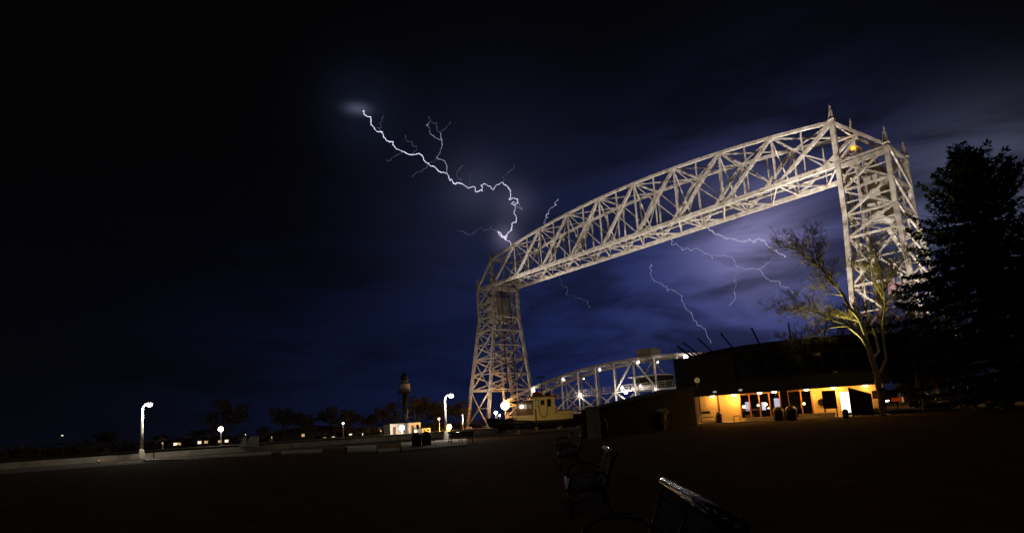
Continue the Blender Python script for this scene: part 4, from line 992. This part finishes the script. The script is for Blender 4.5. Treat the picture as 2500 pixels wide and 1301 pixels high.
# ------------------------------------------------------------------ flag
p = at(2206, 735, 53); ft = at(2200, 668, 53)
t = thing('flag', 'striped red and white flag with a blue corner on a pale pole', 'flag', (p.x, p.y, 0))
MB().tube([(0, 0, 0), (0, 0, ft.z+.2)], [.07, .05], 8).build('flagpole', WHITE, t); MB().ball((0, 0, ft.z+.25), .1, 8, 5).build('finial', GALV, t)
V, F, MI = [], [], []
nx, ny = 20, 13; fl_, fh = 1.9, 1.15
for j in range(ny+1):
    for i in range(nx+1):
        q = i/nx; droop = -.75*q*q; V.append(tuple(Vector((-bx.x*fl_*q*.62, -bx.y*fl_*q*.62, ft.z-.05-fh*j/ny+droop))+Vector((bx.y, -bx.x, 0))*.14*math.sin(q*9+j*.25)*q))
for j in range(ny):
    for i in range(nx): k = j*(nx+1)+i; F.append((k, k+1, k+nx+2, k+nx+1)); MI.append(2 if (i < 8 and j < 7) else (0 if j % 2 == 0 else 1))
fo = mk('flag_cloth', V, F, mat('flag_red', (.50, .05, .06), .8, 0, (.42, .04, .05), 3), t, True)
fo.data.materials.append(mat('flag_white', (.75, .74, .72), .8, 0, (.66, .65, .63), 3)); fo.data.materials.append(mat('flag_blue', (.04, .05, .18), .8, 0, (.03, .04, .14), 3)); fo.data.polygons.foreach_set('material_index', MI)
st_ = MB()
for j in range(4):
    for i in range(6):
        k = (j*2)*(nx+1)+i; c = Vector(V[k])*.5+Vector(V[k+nx+2])*.5; st_.ball(tuple(c), .028, 6, 4)
st_.build('flag_star', MT['flag_white'], fo)
floodlight((p.x+4.5, p.y-2.6, 0), (p.x-.35, p.y-.4, ft.z-.7), 9000, 'small spotlight added on the lawn to light the flag', 14, (1, .9, .8), .1, MT['flood_lens_dim'])  # added spot that brings the flag out of the dark

# ------------------------------------------------------------------ far shore: trees and houses
protos = []
for k in range(3):
    rnd = random.Random(50+k); tb, cb = MB(), MB(); H = 10.
    tb.tube([(0, 0, 0), (.1, 0, 1.5), (0, .1, 2.8)], [.26, .2, .17], 6)
    for q in range(5): 
        a = q*1.257+rnd.uniform(-.4, .4); twigs(cb, Vector((0, .05, 2.6)), Vector((math.cos(a)*.7, math.sin(a)*.7, 1)).normalized(), 3.2, .13, 6, rnd, .62, .15, .045, 3)
    protos.append((tb, cb, {}))
tr_mesh = []
for tb, cb, _ in protos:
    a = bpy.data.meshes.new('trunk'); a.from_pydata(tb.V, [], tb.F); a.materials.append(BARKD); b2 = bpy.data.meshes.new('crown'); b2.from_pydata(cb.V, [], cb.F); b2.materials.append(TWIG); tr_mesh.append((a, b2))
far_trees = [(262, 1050, -150, 'low dark tree left of the tall white lamp'), (480, 1048, -170, 'small dark tree left of the large bare tree'), (556, 985, -150, 'large round bare tree behind the bright white lamp'), (690, 995, -150, 'tall ragged dark tree between large round tree and lighthouse'), (740, 1012, -165, 'dark tree right of the tall ragged tree'),
    (815, 998, -150, 'slim dark tree above the tiny white lamp'), (850, 1000, -160, 'dark tree beside the tiny white lamp'), (905, 1012, -160, 'dark tree well left of the lighthouse'), (945, 990, -155, 'dark tree close to the left of the lighthouse'), (1020, 968, -150, 'tall bare tree close to the right of the lighthouse'), (1065, 1000, -150, 'low bare tree left of the curved lamp post'), (1122, 985, -145, 'dark tree behind the orange lamp'), (640, 1040, -150, 'low dark tree behind the pale leaning slabs'), (390, 1060, -185, 'tiny dark tree far out beyond the white lamp')]
for k, (u, v, x, lab) in enumerate(far_trees):
    top = onX(u, v, x); h = top.z+.3; t = thing('far_tree', lab, 'tree', (x, top.y, -.31), random.uniform(0, 6), group='trees beyond the canal'); a, b2 = tr_mesh[k % 3]; t.scale = (h/9.0*1.2, h/9.0*1.2, h/9.0)
    link('trunk', a, None, t); link('crown', b2, None, t)
# low shrubs in a continuous dark belt
vv, ff = [], []
rnd = random.Random(12)
for k in range(2600):
    y = rnd.uniform(-150, 40); x = -158+rnd.gauss(0, 6); z = rnd.uniform(-.3, 3.8)*rnd.uniform(.4, 1); s_ = rnd.uniform(.4, 1.0); k0 = len(vv)
    for q in range(3): vv.append((x+rnd.gauss(0, s_*.5), y+rnd.gauss(0, s_), z+rnd.gauss(0, s_*.6)))
    ff.append((k0, k0+1, k0+2))
tag(mk('far_undergrowth', vv, ff, TWIG), kind='stuff', label='dark low brush in a belt beyond the canal', cat=None)
houses = [(408, 450, 1085, 1071, -150, [428, 437], 'low dark house with two small lights left of the bright lamp'), (480, 510, 1080, 1066, -146, [487, 503], 'dark house with faint windows beside the bright lamp'), (530, 565, 1079, 1064, -143, [537, 553], 'dark house with orange windows under the large round tree'), (700, 770, 1070, 1048, -146, [740], 'dark house with one yellow window in front of the ragged trees'), (785, 830, 1078, 1064, -143, [793, 814], 'low dark house with two dim windows left of the lighthouse'), (846, 872, 1070, 1053, -143, [856], 'dark house with one bright doorway nearer the lighthouse')]
for (u0, u1, vb, vt, x, wins, lab) in houses:
    a, b2 = onX(u0, vb, x), onX(u1, vb, x); y0, y1 = sorted((a.y, b2.y)); h = onX((u0+u1)/2, vt, x).z+.3; t = thing('far_house', lab, 'house', (x, (y0+y1)/2, -.31), group='houses beyond the canal'); w = (y1-y0)/2
    MB().box(-7, 0, -w, w, 0, h*.72).build('wall', DARKW, t)
    MB().hexa([(-7.3, -w-.3, h*.72), (.3, -w-.3, h*.72), (.3, w+.3, h*.72), (-7.3, w+.3, h*.72), (-3.6, -w-.3, h), (-3.4, -w-.3, h), (-3.4, w+.3, h), (-3.6, w+.3, h)]).build('roof', ROOF, t)
    for j, uu in enumerate(wins):
        yy = onX(uu, vb, x).y-(y0+y1)/2; f = MB().box(.002, .05, yy-.45, yy+.45, h*.28, h*.56).build('window', WINL if (j+u0) % 3 else mat('lit_window_white', (.8, .75, .6), .4, emit=(1, .8, .55), es=1.6), t); MB().box(.052, .08, yy-.03, yy+.03, h*.28, h*.56).build('window_bar', BLACKM, f)
p = at(152, 1063, 600); t = thing('distant_lamp', 'tiny pale light hanging above the far horizon at the edge of the lake', 'lamp', (p.x, p.y, -.3)); MB().tube([(0, 0, 0), (0, 0, p.z)], [.3, .12], 6).build('mast', GALV, t); MB().ball((0, 0, p.z+.5), .95, 10, 6, .6).build('lamp_head', mat('far_lamp', (1, .9, .7), .4, emit=(1, .85, .62), es=1.2), t, True)
# street light behind the spruce, warm
p = at(2480, 640, 95); street_lamp((p.x, p.y, 0), p.z, 'small orange street lamp glimpsed through the spruce', LAMBER, (1, .5, .15), 500, (.2, -.2), .14, group='street lamps behind the spruce')
p = at(2330, 800, 90); street_lamp((p.x, p.y, 0), p.z, 'warm street lamp hidden behind the lower spruce boughs', LAMBER, (1, .6, .22), 7000, (.2, -.2), .14, group='street lamps behind the spruce')

# ------------------------------------------------------------------ lightning, far beyond the bridge
LD = 950.
def flicker(mm, lo, hi, scale=.035):
    t = mm.node_tree; b = t.nodes['Principled BSDF']; g_ = t.nodes.new('ShaderNodeNewGeometry'); n = t.nodes.new('ShaderNodeTexNoise'); n.inputs['Scale'].default_value = scale; n.inputs['Detail'].default_value = 3
    r = t.nodes.new('ShaderNodeMapRange'); r.inputs['From Min'].default_value = .32; r.inputs['From Max'].default_value = .68; r.inputs['To Min'].default_value = lo; r.inputs['To Max'].default_value = hi
    t.links.new(g_.outputs['Position'], n.inputs['Vector']); t.links.new(n.outputs['Fac'], r.inputs['Value']); t.links.new(r.outputs[0], b.inputs['Emission Strength']); b.inputs['Base Color'].default_value = (0, 0, 0, 1)
    for l in list(t.links):
        if l.to_socket == b.inputs['Base Color']: t.links.remove(l)
flicker(BOLT, .55, 1.5); flicker(BOLTD, .14, .6); flicker(BOLTF, .09, .28)
def jag(P, rnd, n=3, amp=.17):
    for _ in range(n):
        Q = [P[0]]
        for a, b2 in zip(P, P[1:]):
            l = (b2-a).length; mdl = (a+b2)/2+Vector((rnd.gauss(0, 1), rnd.gauss(0, 1), rnd.gauss(0, 1)))*l*amp*.6; Q += [mdl, b2]
        P = Q
    return P
def bolt(label, main, width, branches, mt=BOLT, seed=1, D=LD, bands=None):
    rnd = random.Random(seed); o0 = at(*main[-1], D); t = thing('lightning_bolt', label, 'lightning', o0, group='lightning bolts')
    def path(px, w, mt_, name, parent, d0, d1):
        P = [at(u, v, D+d0+(d1-d0)*i/max(1, len(px)-1)+rnd.gauss(0, 6))-o0 for i, (u, v) in enumerate(px)]; P = jag(P, rnd)
        r = w*D/FPX/2; MB().tube(P, [r*rnd.choice((.55, .7, .85, 1.0, 1.25)) for _ in P], 5).build(name, mt_, parent)
    path(main, width, mt, 'channel', t, 60, -40)
    for px, w, mt_ in branches: path(px, w, mt_, 'branch', t, rnd.uniform(-20, 40), rnd.uniform(-60, 60))
    return t
main1 = [(889, 273), (905.5, 286), (905.5, 299), (913.6, 312), (929.7, 321.7), (942.7, 342.7), (960.4, 346.5), (970, 365), (991, 374), (1013.7, 378), (1028, 378), (1049, 404), (1062, 407), (1078, 422), (1091, 423), (1104, 441), (1112, 450), (1120, 447.6), (1134.7, 454), (1142.8, 459), (1159, 457), (1160.5, 468.5), (1178, 467), (1175, 452), (1188, 451), (1204, 464), (1228, 446), (1239.6, 455.6), (1246.7, 475), (1243, 488), (1264, 486), (1265, 496), (1249, 497.6), (1257, 502), (1259, 526.6), (1260.6, 543), (1249, 547.6), (1250, 560.5), (1238, 573), (1235, 585), (1249, 598)]
bolt('brightest jagged lightning bolt crossing the black sky and ending behind the arched truss', main1, 2.1, [
    ([(1238, 578), (1223.5, 576.7), (1214.5, 564.7), (1220, 567), (1236, 583)], 2.8, BOLT),
    ([(1091, 423), (1090.5, 404), (1084.7, 392.7), (1068.5, 388), (1067, 383), (1078, 362), (1080, 352), (1076.6, 333), (1075, 325)], 1.7, BOLTD),
    ([(1075, 325), (1067, 301), (1051, 294), (1047, 285)], 1.1, BOLTF), ([(1075, 325), (1101, 297.5)], .9, BOLTF), ([(1076, 334), (1067, 338), (1059, 333), (1049, 325), (1049, 313.6), (1043, 307), (1050, 296)], 1.3, BOLTD),
    ([(983, 374), (962, 383), (944, 394)], .9, BOLTF), ([(929.7, 320), (926.5, 300.7), (936, 284.5)], 1.0, BOLTF), ([(1007, 377), (1006, 345), (990, 330)], .8, BOLTF),
    ([(1220, 562), (1199, 552.5), (1181.5, 564), (1159, 567), (1139.6, 572), (1115, 560.5)], 1.0, BOLTF), ([(1228, 446), (1227, 433), (1244, 420), (1256, 401)], .8, BOLTF),
    ([(1132, 450), (1115, 426), (1131, 404)], .9, BOLTF), ([(1049, 402), (1031, 417), (1007, 433)], .9, BOLTF), ([(1049, 404), (1068, 386)], 1.1, BOLTF), ([(1255, 500), (1275, 512), (1268, 497)], 1.2, BOLTD), ([(1134, 455), (1148, 428)], .8, BOLTF)], seed=2)
bolt('short thin lightning bolt standing above the arched truss', [(1362, 486), (1356, 494), (1348, 507), (1339, 515), (1338, 530), (1334, 546)], 1.6, [], BOLTD, 3)
BOLTW = mat('lightning_wide', (.9, .9, 1), .5, emit=(.58, .52, .80), es=.62)
bolt('wide lilac lightning bolt under the truss running behind the birch twigs', [(1715, 545), (1733, 563), (1749, 572.7), (1771.5, 582), (1791, 584), (1816, 590), (1829.6, 584), (1843, 590.6), (1854.5, 582), (1865.6, 586.5), (1885, 606), (1899, 618), (1918, 628)], 3.6, [], BOLTW, 4)
bolt('branching lightning bolt under the truss with a hanging side branch', [(1637, 580), (1640, 597.6), (1651, 595), (1668, 610), (1688.5, 612), (1719, 617), (1738, 624), (1766, 621), (1774, 626.6), (1789.5, 631), (1799, 651.5), (1821, 658), (1835, 654), (1852, 658), (1865.6, 673.6), (1881, 686), (1899, 686), (1907, 700), (1939, 716.5)], 1.6, [
    ([(1799, 651), (1799, 668), (1792, 685), (1793.6, 715), (1793.6, 732), (1780, 745.6)], 1.4, BOLTD), ([(1852, 658), (1874, 643), (1912.6, 631)], 1.8, BOLTD), ([(1738, 624), (1741, 632)], 1.2, BOLTD)], mat('lightning_mid', (.9, .9, 1), .5, emit=(.62, .6, .95), es=.42), 5)
bolt('thin lightning bolt falling towards the slanted poles of the building', [(1587.7, 644), (1586, 655), (1593, 681), (1598.7, 686.7), (1615, 692), (1622.7, 699.6), (1630, 709), (1641, 708), (1666, 721.7), (1664, 731), (1671.6, 747.5), (1684.5, 764), (1692.8, 780.7), (1703.8, 794.5), (1711, 795.5), (1724, 810), (1736, 838)], 1.3, [], mat('lightning_thin', (.9, .9, 1), .5, emit=(.62, .62, .95), es=.34), 6)
bolt('faintest lightning bolt low in the dark blue sky right of the far tower', [(1360, 670), (1370, 694), (1383, 700), (1385, 713), (1396, 720), (1430, 733), (1440, 752)], .7, [], BOLTF, 7)

# dark shrubs at the foot of the birch
def shrub(base, h, w, label, seed):
    rnd = random.Random(seed); t = thing('shrub', label, 'shrub', base, group='dark shrubs by the porch'); V, F = [], []; st_ = MB()
    for k in range(7): a = k*.9; st_.tube([(0, 0, 0), (math.cos(a)*w*.25, math.sin(a)*w*.25, h*.5), (math.cos(a)*w*.42, math.sin(a)*w*.42, h*.85)], [.03, .02, .008], 5)
    st_.build('stems', BARKD, t)
    for k in range(900):
        a = rnd.uniform(0, 6.28); r = w*.5*math.sqrt(rnd.random()); z = h*(.12+.88*rnd.random())*math.sqrt(max(.05, 1-(2*r/w)**2)); c = Vector((math.cos(a)*r, math.sin(a)*r, z)); k0 = len(V)
        for q in range(4): V.append(tuple(c+Vector((rnd.gauss(0, .05), rnd.gauss(0, .05), rnd.gauss(0, .05)))))
        F.append((k0, k0+1, k0+2, k0+3))
    mk('foliage', V, F, NEEDLE, t); return t
shrub(onZ(2112, 1016), .75, 1.6, 'dark rounded shrub between the slanted board and the birch', 1)
shrub(onZ(2140, 1014), .60, 1.3, 'low dark shrub right at the foot of the lit birch', 2)
# fill floodlight added at the roof edge to light the birch
ls, lz = 11.3, ZS+1.08
rl = MB().box(ls-.18, ls+.18, -.60, -.30, lz-.06, lz+.10).build('birch_fill_light', BLACKM, bld); MB().box(ls-.14, ls+.14, -.64, -.605, lz-.02, lz+.08).build('fill_light_lens', MT['flood_lens_dim'], rl)
lamp('birch_fill_beam', (ls, -.72, lz+.14), 6500, (1, .82, .18), bld, 'SPOT', .12, (ls-.6, -2.6, lz+4.5), 112, .6)

for k, (u, v, x, lab) in enumerate(((398, 1080, -140, 'faint white window light low left of the lit houses'), (600, 1060, -170, 'pinprick lamp above the leaning slabs'), (664, 1066, -150, 'pinprick warm lamp between the slabs and the ragged tree'), (886, 1058, -140, 'pinprick warm lamp left of the lighthouse sheds'), (930, 1050, -150, 'pinprick white lamp just left of the pale sheds'))):
    p = onX(u, v, x); street_lamp((p.x, p.y, -.3), p.z+.3, lab, MT['far_lamp'] if k % 2 else WINL, (1, .7, .4), 30, (.1, -.1), .17)
